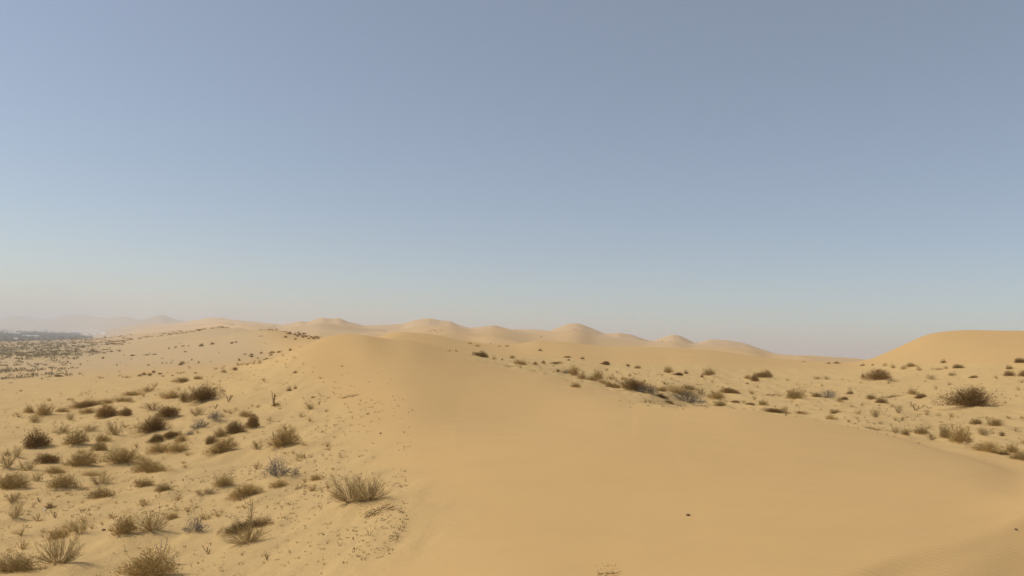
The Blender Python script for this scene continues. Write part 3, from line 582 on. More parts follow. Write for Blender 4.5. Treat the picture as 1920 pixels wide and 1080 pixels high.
('M',12.26,31.88,0.576,0.357,0.144,-0.38,1,'wide olive brown shrub right of the creeping crest shrub'),
('M',13.65,31.83,0.747,0.317,0.17,0.49,1,'nearest small olive brown shrub in front of the splayed grey shrub'),
('M',12.25,28.98,0.547,0.26,0.199,-1.17,1,'second nearest small olive brown shrub in front of the splayed grey shrub'),
('S',19.56,50.29,0.227,0.193,0.19,-0.37,0,'tiny upright sprig right of the rounded basin shrub'),
('S',14.77,53.97,0.236,0.146,0.118,-0.27,0,'tiny upright sprig left of the flat dark shrub'),
('L',13.65,54.41,0.512,0.317,0.158,-0.25,0,'small low mat of dry stems up behind the loose olive shrub'),
('D',2.79,42.94,0.362,0.225,0.211,-0.06,0,'nearest small dark brown shrub left of the domed shrub on the dune side'),
('G',3.3,43.68,0.832,0.416,0.254,0.42,1,'small greyish bush left of the domed shrub on the dune side'),
('M',3.73,43.5,0.928,0.464,0.614,0.81,1,'domed olive shrub poking over the side of the big dune'),
('M',3.86,40.05,0.669,0.335,0.3,0.47,1,'small olive brown shrub in front of the domed shrub on the dune side'),
('M',4.44,40.09,1.11,0.47,0.234,0.79,1,'wide olive brown shrub left of the ball-topped shrub'),
('M',5.41,46.36,0.993,0.496,0.579,0.78,1,'small upright shrub, top like a ball, over the side of the big dune'),
('M',4.88,39.13,0.889,0.377,0.261,-1.02,1,'small olive brown shrub in front of the ball-topped shrub'),
('D',4.99,35.91,0.874,0.437,0.3,-0.75,1,'wide dark brown shrub left of the wide row shrub'),
('D',5.66,34.19,2.501,1.06,0.542,0.74,2,'widest dark brown shrub in the row along the big dune foot'),
('G',5.83,33.61,0.64,0.29,0.283,0.66,1,'small pale grey bush in front of the wide row shrub'),
('G',6.37,33.94,1.252,0.531,0.4,0.71,1,'smoky grey bush just right of the small pale one in the row'),
('D',6.91,34.25,0.919,0.389,0.231,0.7,1,'nearest small dark brown shrub right of the smoky row bush'),
('M',7.79,38.73,0.989,0.419,0.262,0.7,1,'small olive brown shrub right of the smoky row bush'),
('D',10.03,78.89,1.55,0.657,0.39,0.77,1,'small dark brown shrub up behind the ball-topped shrub'),
('D',12.25,78.23,0.611,0.379,0.278,-0.16,0,'tiny dark brown shrub left of the halfway tuft'),
('M',12.53,73.88,0.855,0.521,0.315,-0.37,1,'small olive tuft halfway up the sand behind the wide row shrub'),
('M',8.95,69.67,0.493,0.306,0.247,-0.13,0,'tiny olive brown shrub up behind the ball-topped shrub'),
('S',9.58,67.05,0.428,0.265,0.238,-0.14,0,'tiny upright sprig left of the halfway tuft'),
('M',7.06,51.96,0.919,0.46,0.391,0.77,0,'small olive brown shrub right of the ball-topped shrub'),
('M',6.9,48.52,0.344,0.213,0.172,-0.14,0,'tiny olive brown shrub left of the wide row shrub'),
('M',7.74,51.56,0.476,0.295,0.293,-0.15,0,'small olive brown shrub up behind the wide row shrub'),
('M',9.67,60.78,0.389,0.331,0.259,-0.16,0,'tiny olive brown shrub in front of the halfway tuft'),
('S',10.74,64.72,0.599,0.371,0.23,-0.16,0,'small upright sprig in front of the halfway tuft'),
('S',9.18,51.15,0.474,0.294,0.292,-0.18,0,'small upright sprig right of the wide row shrub'),
('S',9.89,48.06,1.007,0.427,0.207,0.7,1,'small upright sprig up behind the smoky row bush'),
('D',8.12,84.48,0.655,0.406,0.298,-0.1,0,'second nearest tiny dark brown shrub up behind the domed shrub on the dune side'),
('D',6.3,80.08,0.395,0.245,0.226,-0.08,0,'nearest tiny dark brown shrub up behind the domed shrub on the dune side'),
('D',6.57,85.95,1.503,0.637,0.181,0.82,1,'small dark brown shrub up behind the domed shrub on the dune side'),
('M',5.03,75.16,0.582,0.361,0.211,-0.07,0,'tiny olive brown shrub up behind the domed shrub on the dune side'),
('D',-2.09,56.01,1.836,0.778,0.471,0.94,1,'dark shrub poking out behind the shoulder of the big dune, first of its row'),
('M',-1.03,52.41,0.441,0.375,0.368,0.02,0,'small olive brown shrub right of the first row shrub'),
('D',-0.53,58.17,0.245,0.208,0.163,0.01,0,'tiny dark brown shrub right of the first row shrub'),
('D',0.29,71.6,1.029,0.436,0.301,0.9,0,'small dark brown shrub right of the first row shrub'),
('M',0.74,47.43,1.377,0.659,0.299,0.75,1,'wide olive brown shrub right of the first row shrub'),
('L',-0.09,41.09,0.375,0.232,0.115,0.0,0,'small low mat of dry stems right of the first row shrub'),
('D',3.93,97.29,0.615,0.381,0.342,-0.04,0,'tiny dark shrub alone on the smooth dune behind the row'),
('D',3.04,67.29,0.425,0.362,0.331,-0.05,0,'tiny dark brown shrub left of the domed shrub on the dune side'),
('D',2.05,58.98,0.538,0.334,0.248,-0.03,0,'second nearest small dark brown shrub left of the domed shrub on the dune side'),
('M',4.41,71.43,1.907,0.808,0.251,0.84,1,'wide olive brown shrub left of the domed shrub on the dune side'),
('S',-3.67,46.07,0.664,0.281,0.13,0.98,0,'second nearest small upright sprig left of the first row shrub'),
('S',-4.11,59.14,0.912,0.387,0.249,0.97,0,'nearest small upright sprig left of the first row shrub'),
('M',-5.54,106.45,0.897,0.556,0.299,0.05,0,'second nearest small olive brown shrub up behind the first row shrub'),
('M',-4.22,99.27,1.529,0.648,0.279,0.94,0,'nearest small olive brown shrub up behind the first row shrub'),
('M',-1.59,121.84,0.941,0.583,0.257,0.01,0,'nearest tiny olive brown shrub right of the first row shrub'),
('M',-0.41,124.5,0.961,0.596,0.349,0.0,0,'second nearest tiny olive brown shrub right of the first row shrub'),
('M',2.81,31.65,0.519,0.259,0.237,0.29,1,'small plant on the bare flank of the big dune with a shadow streak'),
('M',43.92,113.48,0.683,0.424,0.256,-0.37,0,'tiny olive brown shrub right of the spiky-topped long shrub'),
('D',45.41,108.13,0.823,0.51,0.247,-0.4,0,'tiny dark brown shrub up behind the splayed grey shrub'),
('D',43.34,100.83,0.924,0.573,0.308,-0.41,0,'second nearest small dark brown shrub left of the far dense shrub'),
('D',-171.13,324.58,2.061,1.278,0.773,0.49,0,'tiny dark shrub on the plain up behind the dotted line on the plain'),
('D',-162.52,290.75,1.871,1.16,0.936,0.51,0,'third nearest tiny dark shrub on the plain left of the dotted line on the plain'),
('D',-132.77,234.06,1.701,1.054,0.567,0.52,0,'fourth nearest tiny dark shrub on the plain left of the dotted line on the plain'),
('D',-116.63,215.01,1.374,0.852,0.515,0.5,0,'nearest tiny dark shrub on the plain left of the dotted line on the plain'),
('D',-107.29,206.0,1.305,0.809,0.489,0.48,0,'tiny dark shrub in a dotted line across the far plain'),
('D',-104.46,204.78,1.13,0.701,0.484,0.47,0,'nearest tiny dark shrub on the plain right of the dotted line on the plain'),
('D',-97.47,177.53,0.569,0.353,0.285,0.5,0,'second nearest tiny dark shrub on the plain left of the dotted line on the plain'),
('D',-79.55,149.74,0.715,0.607,0.476,0.49,0,'tiny dark shrub on the plain in front of the dotted line on the plain'),
('D',-77.56,157.36,1.355,0.84,0.37,0.46,0,'second nearest tiny dark shrub on the plain right of the dotted line on the plain'),
('D',-74.0,155.97,2.481,1.052,0.242,-0.46,0,'nearest small dark shrub on the plain up behind the tilted row on the plain'),
('D',-72.05,155.25,1.442,0.894,0.24,0.43,0,'second nearest small dark shrub on the plain up behind the tilted row on the plain'),
('D',-79.58,178.35,0.686,0.425,0.412,0.42,0,'fifth nearest tiny dark shrub on the plain left of the dark double tuft'),
('D',-78.26,178.98,0.96,0.595,0.412,0.41,0,'fourth nearest tiny dark shrub on the plain left of the dark double tuft'),
('D',-76.5,178.77,1.092,0.677,0.41,0.4,0,'second nearest tiny dark shrub on the plain left of the dark double tuft'),
('D',-74.02,175.96,0.67,0.416,0.268,0.4,0,'nearest tiny dark shrub on the plain left of the dark double tuft'),
('D',-66.81,165.7,1.379,0.855,0.752,0.38,0,'tiny dark double tuft on the plain, left of the smooth small dune'),
('D',-64.64,166.16,1.251,0.776,0.626,0.37,0,'tiny dark shrub on the plain right of the dark double tuft'),
('D',-63.78,150.21,0.688,0.426,0.344,0.4,0,'third nearest tiny dark shrub on the plain left of the dark double tuft'),
('D',-43.72,105.43,0.321,0.273,0.321,0.39,0,'nearest tiny dark shrub on the plain in front of the dark double tuft'),
('D',-33.48,77.95,0.477,0.296,0.298,0.41,0,'tiny dark shrub on the plain right of the tilted row on the plain'),
('D',-36.29,85.16,0.65,0.403,0.325,0.4,0,'third nearest tiny dark shrub on the plain in front of the dark double tuft'),
('D',-34.08,84.0,0.319,0.198,0.191,0.39,0,'second nearest tiny dark shrub on the plain in front of the dark double tuft'),
('T',-28.06,67.24,0.307,0.261,0.256,0.4,0,'tiny airy tan twig bush on the plain in front of the dark double tuft'),
('D',-40.24,85.45,0.332,0.206,0.199,0.44,0,'second nearest tiny dark shrub on the plain up behind the tilted row on the plain'),
('D',-26.09,54.21,0.338,0.21,0.211,0.45,0,'second nearest tiny dark brown shrub left of the tilted row on the plain'),
('D',-28.08,59.01,0.459,0.285,0.276,0.44,0,'nearest tiny dark brown shrub left of the tilted row on the plain'),
('D',-25.31,54.03,0.461,0.286,0.252,0.44,0,'dark tuft in the middle of a short tilted row on the bare plain'),
('D',-29.59,63.84,0.396,0.245,0.247,0.43,0,'nearest tiny dark shrub on the plain up behind the tilted row on the plain'),
('D',-25.15,55.27,0.427,0.265,0.171,0.43,0,'nearest tiny dark brown shrub right of the tilted row on the plain'),
('D',-22.16,50.49,0.233,0.144,0.116,0.41,0,'second nearest tiny dark brown shrub right of the tilted row on the plain'),
('M',-26.83,53.85,0.381,0.236,0.212,0.46,0,'tiny olive brown shrub left of the tilted row on the plain'),
('M',-31.45,59.41,0.236,0.147,0.142,0.49,0,'tiny olive brown shrub in front of the dotted line on the plain'),
('D',-37.3,63.55,0.925,0.463,0.155,0.02,1,'small dark brown shrub up behind the wedge-shaped dark shrub'),
('D',-46.15,79.88,0.259,0.221,0.195,0.52,0,'fifth nearest tiny dark shrub on the plain left of the dotted line on the plain'),
('D',-37.56,108.62,0.565,0.35,0.242,0.33,0,'nearest tiny dark brown shrub left of the pair by the dune flank'),
('D',-32.72,97.04,0.791,0.49,0.288,0.33,0,'small dark tuft in the pair nearest the left flank of the big dune'),
('D',-35.44,105.26,0.702,0.435,0.312,0.32,0,'nearest tiny dark brown shrub up behind the pair by the dune flank'),
('D',-35.5,109.34,0.646,0.4,0.323,0.31,0,'second nearest tiny dark brown shrub right of the pair by the dune flank'),
('D',-32.06,103.2,1.553,0.658,0.379,-0.6,0,'nearest small dark brown shrub right of the pair by the dune flank'),
('D',-30.42,97.65,0.646,0.401,0.287,0.3,0,'fourth nearest tiny dark brown shrub right of the pair by the dune flank'),
('D',-30.02,99.61,0.949,0.588,0.292,0.29,0,'second nearest small dark brown shrub right of the pair by the dune flank'),
('D',-27.42,95.73,0.559,0.347,0.35,0.28,0,'fifth nearest tiny dark brown shrub right of the pair by the dune flank'),
('D',-27.51,83.7,0.31,0.192,0.186,0.32,0,'nearest tiny dark brown shrub right of the pair by the dune flank'),
('D',-25.4,80.26,0.473,0.293,0.177,0.31,0,'third nearest tiny dark brown shrub right of the pair by the dune flank'),
('D',-27.74,78.54,0.351,0.298,0.293,0.34,0,'second nearest tiny dark brown shrub left of the pair by the dune flank'),
('T',-19.17,54.88,0.596,0.298,0.204,0.01,0,'second nearest small airy tan twig bush in front of the pair by the dune flank'),
('T',-18.03,52.76,0.47,0.291,0.196,0.33,0,'nearest small airy tan twig bush in front of the pair by the dune flank'),
('M',-16.35,49.1,0.4,0.248,0.145,0.32,0,'tiny olive brown shrub in front of the pair by the dune flank'),
('M',-14.94,45.96,0.407,0.252,0.136,0.31,0,'small olive brown shrub in front of the pair by the dune flank'),
('D',-17.8,49.77,0.483,0.299,0.26,0.34,0,'small dark brown shrub in front of the pair by the dune flank'),
('M',-17.8,47.94,0.467,0.29,0.251,0.36,0,'small olive brown shrub left of the pair by the dune flank'),
('M',-23.77,62.15,0.467,0.29,0.14,0.37,0,'tiny olive shrub on the plain in front of the dark double tuft'),
('D',-8.93,32.09,0.281,0.174,0.094,0.27,0,'third nearest small dark brown shrub right of the pair by the dune flank'),
('D',-56.06,154.03,0.921,0.571,0.46,0.35,0,'third nearest tiny dark brown shrub up behind the pair by the dune flank'),
('D',-55.72,155.28,0.811,0.503,0.347,0.34,0,'second nearest tiny dark brown shrub up behind the pair by the dune flank'),
('D',-52.07,180.84,1.057,0.655,0.561,0.28,0,'third dark dot from the left in the shrub streak beside the big dune shoulder'),
('D',-50.18,177.33,1.035,0.642,0.58,0.28,0,'fourth dark dot from the left in the shrub streak beside the big dune shoulder'),
('D',-45.55,163.05,0.951,0.589,0.546,0.27,0,'sixth dark dot from the left in the shrub streak beside the big dune shoulder'),
('D',-49.43,179.59,1.046,0.649,0.639,0.27,0,'eighth dark dot from the left in the shrub streak beside the big dune shoulder'),
('D',-43.57,160.44,0.934,0.579,0.523,0.27,0,'ninth dark dot from the left in the shrub streak beside the big dune shoulder'),
('D',-44.04,164.71,0.958,0.594,0.58,0.26,0,'eleventh dark dot from the left in the shrub streak beside the big dune shoulder'),
('D',-38.81,147.16,0.855,0.53,0.327,0.26,0,'twelfth dark dot from the left in the shrub streak beside the big dune shoulder'),
('D',-42.74,163.73,0.95,0.589,0.467,0.26,0,'thirteenth dark dot from the left in the shrub streak beside the big dune shoulder'),
('D',-37.95,147.43,0.855,0.53,0.522,0.25,0,'fourteenth dark dot from the left in the shrub streak beside the big dune shoulder'),
('D',-42.25,165.82,0.961,0.596,0.516,0.25,0,'fifteenth dark dot from the left in the shrub streak beside the big dune shoulder'),
('D',-38.11,151.3,0.876,0.543,0.526,0.25,0,'sixteenth dark dot from the left in the shrub streak beside the big dune shoulder'),
('D',-136.06,490.3,2.858,1.772,1.152,0.27,0,'seventh dark dot from the left in the shrub streak beside the big dune shoulder'),
('D',-126.1,466.3,2.713,1.682,1.335,0.26,0,'tenth dark dot from the left in the shrub streak beside the big dune shoulder'),
('D',-39.26,139.64,0.815,0.505,0.356,0.27,0,'fifth dark dot from the left in the shrub streak beside the big dune shoulder'),
('D',-44.77,152.31,0.892,0.553,0.456,0.29,0,'first dark dot from the left in the shrub streak beside the big dune shoulder'),
('D',-50.93,175.18,1.025,0.635,0.531,0.28,0,'second dark dot from the left in the shrub streak beside the big dune shoulder'),
]

# small sand mounds caught by the plants
MOUNDS = [(p[1], p[2], max(p[3], p[4]) * .62 + .08, min(.16 * p[5] + .02, .14)) for p in PLANTS
          if math.hypot(p[1], p[2]) < 110 and p[3] > .25 and p[0] in 'DMTG']
MD = np.array(MOUNDS)
def ground(x, y):
    z = T.height(np.array([x], float), np.array([y], float))[0]
    r2 = ((MD[:, 0] - x) ** 2 + (MD[:, 1] - y) ** 2) / MD[:, 2] ** 2
    return float(z + (MD[:, 3] * np.exp(-r2 * 1.6)).max() * (1 if r2.min() < 9 else 0))

def build_ground():
    az = np.concatenate([np.arange(-40, 40.001, .11), np.arange(42, 318.1, 3.0)])
    n_az = len(az)
    ds = np.concatenate([np.exp(np.linspace(math.log(.6), math.log(2), 24))[:-1],
                         np.exp(np.arange(math.log(2), math.log(125), .0084)),
                         np.exp(np.linspace(math.log(125.5), math.log(16500), 350))])
    A, D = np.meshgrid(np.radians(az), ds)
    X = np.sin(A) * D; Y = np.cos(A) * D
    xf, yf = X.ravel(), Y.ravel(); N = len(xf)
    z = np.empty(N); veg = np.empty(N)
    for s in range(0, N, 120000):
        e = min(N, s + 120000)
        veg[s:e] = T.veg(xf[s:e], yf[s:e])
        z[s:e] = T.height(xf[s:e], yf[s:e], veg[s:e])
    Zg = z.reshape(X.shape)
    bump = np.zeros_like(Zg)
    for mx, my, mr, mh in MOUNDS:
        d = math.hypot(mx, my); a = math.degrees(math.atan2(mx, my)); k = 2.2 * mr
        r0, r1 = np.searchsorted(ds, (max(d - k, .6), d + k))
        da = math.degrees(k / max(d - k, 1.0)); c0, c1 = np.searchsorted(az[:728], (a - da, a + da))
        if c1 <= c0: continue
        r2 = ((X[r0:r1, c0:c1] - mx) ** 2 + (Y[r0:r1, c0:c1] - my) ** 2) / mr ** 2
        bump[r0:r1, c0:c1] = np.maximum(bump[r0:r1, c0:c1], mh * np.exp(-r2 * 1.6) * (r2 < 4.8))
    Zg += bump
    verts = np.stack([xf, yf, Zg.ravel()], 1)
    verts = np.vstack([verts, [[0, 0, -1.655]]])
    i = np.arange(len(ds) - 1)[:, None]; j = np.arange(n_az)[None, :]; j2 = (j + 1) % n_az
    q = np.stack([i * n_az + j, i * n_az + j2, (i + 1) * n_az + j2, (i + 1) * n_az + j], -1).reshape(-1, 4)
    q = q[:, ::-1]
    me = bpy.data.meshes.new('ground')
    me.vertices.add(len(verts)); me.vertices.foreach_set('co', verts.astype(np.float32).ravel())
    jj = np.arange(n_az); tri = np.stack([np.full(n_az, len(verts) - 1), (jj + 1) % n_az, jj], -1)[:, ::-1] if False else np.stack([np.full(n_az, len(verts) - 1), jj, (jj + 1) % n_az], -1)[:, ::-1]
    flat = np.concatenate([q.ravel(), tri.ravel()]).astype(np.int32)
    ln = np.concatenate([np.full(len(q), 4), np.full(n_az, 3)]).astype(np.int32)
    me.loops.add(len(flat)); me.loops.foreach_set('vertex_index', flat)
    me.polygons.add(len(ln)); me.polygons.foreach_set('loop_start', np.concatenate([[0], np.cumsum(ln)[:-1]]).astype(np.int32))
    me.polygons.foreach_set('loop_total', ln); me.polygons.foreach_set('use_smooth', np.ones(len(ln), bool))
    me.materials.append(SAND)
    a1 = me.attributes.new('veg', 'FLOAT', 'POINT'); a1.data.foreach_set('value', np.append(veg, 0).astype(np.float32))
    d = np.hypot(xf, yf); a = np.degrees(np.arctan2(xf, yf))
    # plant cover of the plain at the left, thinning towards the dunes
    sc = sstep(150, 330, d) * (1 - sstep(1400, 2200, d)) * sstep(-25.5, -31, a + 2.0 * noise2(xf / 90, yf / 90, 91))
    sc = np.maximum(sc, sstep(1500, 2500, d) * sstep(-24, -28, a) * (1 - sstep(5200, 7500, d)) * .8)
    sc = np.maximum(sc, 1.3 * sstep(2200, 5500, d) * sstep(-20, -25, a))
    a2 = me.attributes.new('scrub', 'FLOAT', 'POINT'); a2.data.foreach_set('value', np.append(sc, 0).astype(np.float32))
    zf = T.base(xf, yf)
    for nm, v in (('plain', sstep(40, 130, d) * sstep(-15.5, -20, a + noise2(xf / 14, yf / 14, 92)) * (1 - sstep(400, 800, d))), ('pale', sstep(230, 560, d)),  # plain: where haze is mixed into the sand colour; pale: paler by distance
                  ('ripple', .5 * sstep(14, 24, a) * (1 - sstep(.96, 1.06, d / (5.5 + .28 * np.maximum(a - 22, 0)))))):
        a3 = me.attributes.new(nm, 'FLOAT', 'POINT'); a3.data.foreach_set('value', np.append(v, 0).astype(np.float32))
    me.update()
    o = link('ground', me)
    tag(o, 'bare sand dunes and desert plain', kind='structure')
    return o
build_ground()

# ---------------------------------------------------------------- plants
rng = np.random.default_rng(7)

class Geo:
    def __init__(self): self.v = []; self.f = []; self.m = []; self.n = 0
    def tube(self, pts, r0, r1, mi=0, sides=3):
        pts = np.asarray(pts, float); k = len(pts)
        t = np.gradient(pts, axis=0); t /= np.linalg.norm(t, axis=1)[:, None] + 1e-9
        ref = np.array([.3, .2, 1.0]) if abs(t[0][2]) < .8 else np.array([1.0, .2, .1])
        u = np.cross(t, ref); u /= np.linalg.norm(u, axis=1)[:, None] + 1e-9
        w = np.cross(t, u)
        rr = np.linspace(r0, r1, k)
        for i in range(k):
            for s in range(sides):
                a = 2 * math.pi * s / sides
                self.v.append(pts[i] + rr[i] * (math.cos(a) * u[i] + math.sin(a) * w[i]))
        for i in range(k - 1):
            for s in range(sides):
                s2 = (s + 1) % sides; b = self.n + i * sides
                self.f.append((b + s, b + s2, b + sides + s2, b + sides + s)); self.m.append(mi)
        self.n += k * sides
    def leaves(self, pos, dirs, ln, wd, mi=0):
        """small diamond leaves, one island each"""
        n = len(pos)
        if n == 0: return
        d = dirs / (np.linalg.norm(dirs, axis=1)[:, None] + 1e-9)
        s = np.cross(d, rng.normal(size=(n, 3))); s /= np.linalg.norm(s, axis=1)[:, None] + 1e-9
        ln = np.broadcast_to(ln, (n,))[:, None]; wd = np.broadcast_to(wd, (n,))[:, None]
        a = pos; b = pos + d * ln * .45 + s * wd * .5; c = pos + d * ln; e = pos + d * ln * .45 - s * wd * .5
        vv = np.stack([a, b, c, e], 1).reshape(-1, 3)
        self.v.extend(vv)
        for i in range(n):
            k = self.n + 4 * i; self.f.append((k, k + 1, k + 2, k + 3)); self.m.append(mi)
        self.n += 4 * n
    def mesh(self, name, mats):
        return new_mesh(name, np.array(self.v), self.f, mats, self.m)

def lumps(seed, k=9):
    r = np.random.default_rng(seed)
    c = r.normal(size=(k, 3)); c[:, 2] = np.abs(c[:, 2]) * .8; c /= np.linalg.norm(c, axis=1)[:, None]
    return c, r.uniform(-.28, .22, k)

def crown_radius(d, lp):
    c, a = lp
    w = np.exp(-((d[:, None, :] - c[None]) ** 2).sum(-1) / .16)
    return 1 + (w * a).sum(1)

def curve(p0, d, length, bend, seg, wig=.04):
    pts = [np.array(p0, float)]; d = np.array(d, float); d /= np.linalg.norm(d)
    for i in range(seg):
        d = d + np.array([0, 0, bend / seg]) + rng.normal(size=3) * wig
        d /= np.linalg.norm(d)
        q = pts[-1] + d * length / seg
        if q[2] < .01: q[2] = .01
        pts.append(q)
    return pts

def dir_up(tilt_lo, tilt_hi, az=None):
    t = rng.uniform(tilt_lo, tilt_hi); a = rng.uniform(0, 2 * math.pi) if az is None else az
    return np.array([math.cos(a) * math.sin(t), math.sin(a) * math.sin(t), math.cos(t)])

def foliage_geo(seed, n, lsize, spread, mi=0, clumps=7, low=.45, upright=.5):
    """leaf tufts in several leaning clumps, footprint 1 wide, 1 high"""
    g = Geo(); r = np.random.default_rng(seed)
    cx, cy, cz, cr, ch = [], [], [], [], []
    for k in range(clumps):
        a = 2 * math.pi * (k + r.uniform(-.3, .3)) / clumps; q = r.uniform(.10, .34) if k else 0
        cx.append(q * math.cos(a)); cy.append(q * math.sin(a)); cr.append(r.uniform(.16, .27))
        ch.append(r.uniform(low, 1.0) * (1 - .9 * q * q / .12 * .35))
    cx, cy, cr, ch = map(np.array, (cx, cy, cr, ch)); ch[r.integers(clumps)] = 1.0
    k = r.choice(clumps, n, p=cr * ch / (cr * ch).sum())
    d = rng.normal(size=(n, 3)); d[:, 2] = np.abs(d[:, 2]); d /= np.linalg.norm(d, axis=1)[:, None]
    lp = lumps(seed, 12); rad = crown_radius(d, lp)
    rr = (.35 + .65 * rng.random(n) ** .55) * rad * (1 + spread * np.abs(rng.normal(size=n)))
    p = np.stack([cx[k] + d[:, 0] * cr[k] * rr, cy[k] + d[:, 1] * cr[k] * rr, d[:, 2] * ch[k] * rr * .9 + .01], 1)
    out = np.stack([p[:, 0], p[:, 1], .25 + p[:, 2] * .5], 1)
    dd = out / (np.linalg.norm(out, axis=1)[:, None] + 1e-6) + rng.normal(size=p.shape) * .45 + np.array([0, 0, upright])
    g.leaves(p, dd, lsize * rng.uniform(.6, 1.5, n), lsize * rng.uniform(.20, .38, n), mi)
    return g

def branch_geo(nb, ntw, length, tilt, thick, mi=0, bend=.35, leaf=0, leafs=.03, lmi=1, az=None):
    """one branch with its side twigs"""
    g = Geo()
    for b in range(nb):
        a0 = az if az is not None else rng.uniform(0, 2 * math.pi)
        a = a0 + rng.normal() * .25
        d = dir_up(tilt[0], tilt[1], a)
        base = np.array([math.cos(a), math.sin(a), 0]) * rng.uniform(.0, .07)
        horiz = math.hypot(d[0], d[1])
        L = length * rng.uniform(.75, 1.1) / max(abs(d[2]) / .95, horiz / .5, .3) * .98
        L = min(L, 1.15)
        pts = curve(base, d, L, bend, 4, .07)
        g.tube(pts, thick, thick * .35, mi)
        tips = []
        for k in range(ntw):
            t = rng.uniform(.18, .95); i = min(int(t * 4), 3); f = t * 4 - i
            q = pts[i] * (1 - f) + pts[i + 1] * f
            dd = (pts[i + 1] - pts[i]); dd = dd / np.linalg.norm(dd) + rng.normal(size=3) * .42 + np.array([0, 0, .12])
            tl = L * rng.uniform(.16, .42) * (1.15 - t * .6)
            tp = curve(q, dd, tl, .25, 2, .10)
            g.tube(tp, thick * .5, thick * .22, mi); tips.append(tp)
        if leaf:
            allp = tips + [pts[1:]]
            pp = []; dr = []
            for _ in range(leaf):
                c = allp[rng.integers(len(allp))]; i = rng.integers(len(c) - 1); f = rng.random()
                pp.append(c[i] * (1 - f) + c[i + 1] * f); dr.append((c[i + 1] - c[i]) * 8 + rng.normal(size=3) * .5)
            g.leaves(np.array(pp), np.array(dr), leafs * rng.uniform(.6, 1.3, leaf), leafs * .32, lmi)
    return g

def join(gs):
    o = Geo()
    for g, dm in gs:
        o.v.extend(g.v); o.f.extend([tuple(i + o.n for i in f) for f in g.f]); o.m.extend([i + dm for i in g.m]); o.n += g.n
    return o

# each kind: a few large plants with parts, a few small ones of one mesh
BIG = {}; SMALL = {}; HUGE = {}
def huge_D(s, leaf, tw, n=9500):
    parts = [('foliage', foliage_geo(s, n, .038, .16, clumps=11, low=.5, upright=.7).mesh('foliage', [leaf]))]
    for k in range(7):
        parts.append(('branch', branch_geo(5, 12, .80, (.1, 1.3), .0045, leaf=120, leafs=.026, az=k * .9 + rng.random()).mesh('branch', [tw, leaf])))
    return parts
def huge_T(s):
    return [('branch', branch_geo(8, 13, 1.02, (.05, 1.25), .0042, leaf=60, leafs=.020, az=k * .63 + rng.random()).mesh('branch', [TWIG_TAN, LEAF_TAN])) for k in range(10)]
def big_D(s):
    parts = [('foliage', foliage_geo(s, 4600, .060, .14, clumps=8, low=.5).mesh('foliage', [LEAF_DARK]))]
    for k in range(5):
        parts.append(('branch', branch_geo(3, 7, .84, (.1, 1.25), .008, az=k * 1.26 + rng.random()).mesh('branch', [TWIG_DARK])))
    return parts
def big_M(s):
    parts = [('foliage', foliage_geo(s, 3000, .056, .26, clumps=9, low=.4, upright=1.0).mesh('foliage', [LEAF_OLIVE]))]
    for k in range(7):
        parts.append(('branch', branch_geo(3, 9, .90, (.1, 1.3), .0065, leaf=60, leafs=.04, az=k * .9 + rng.random()).mesh('branch', [TWIG_TAN, LEAF_OLIVE])))
    return parts
def big_T(s):
    return [('branch', branch_geo(4, 14, .95, (.08, 1.25), .0062, leaf=40, leafs=.030, az=k * .7 + rng.random()).mesh('branch', [TWIG_TAN, LEAF_TAN])) for k in range(9)]
def big_G(s):
    parts = [('foliage', foliage_geo(s, 1100, .055, .3, clumps=6, low=.4, upright=1.3).mesh('foliage', [LEAF_GREY]))]
    for k in range(7):
        parts.append(('branch', branch_geo(3, 9, .95, (.1, 1.25), .0065, leaf=40, leafs=.038, az=k * .9 + rng.random()).mesh('branch', [TWIG_GREY, LEAF_GREY])))
    return parts
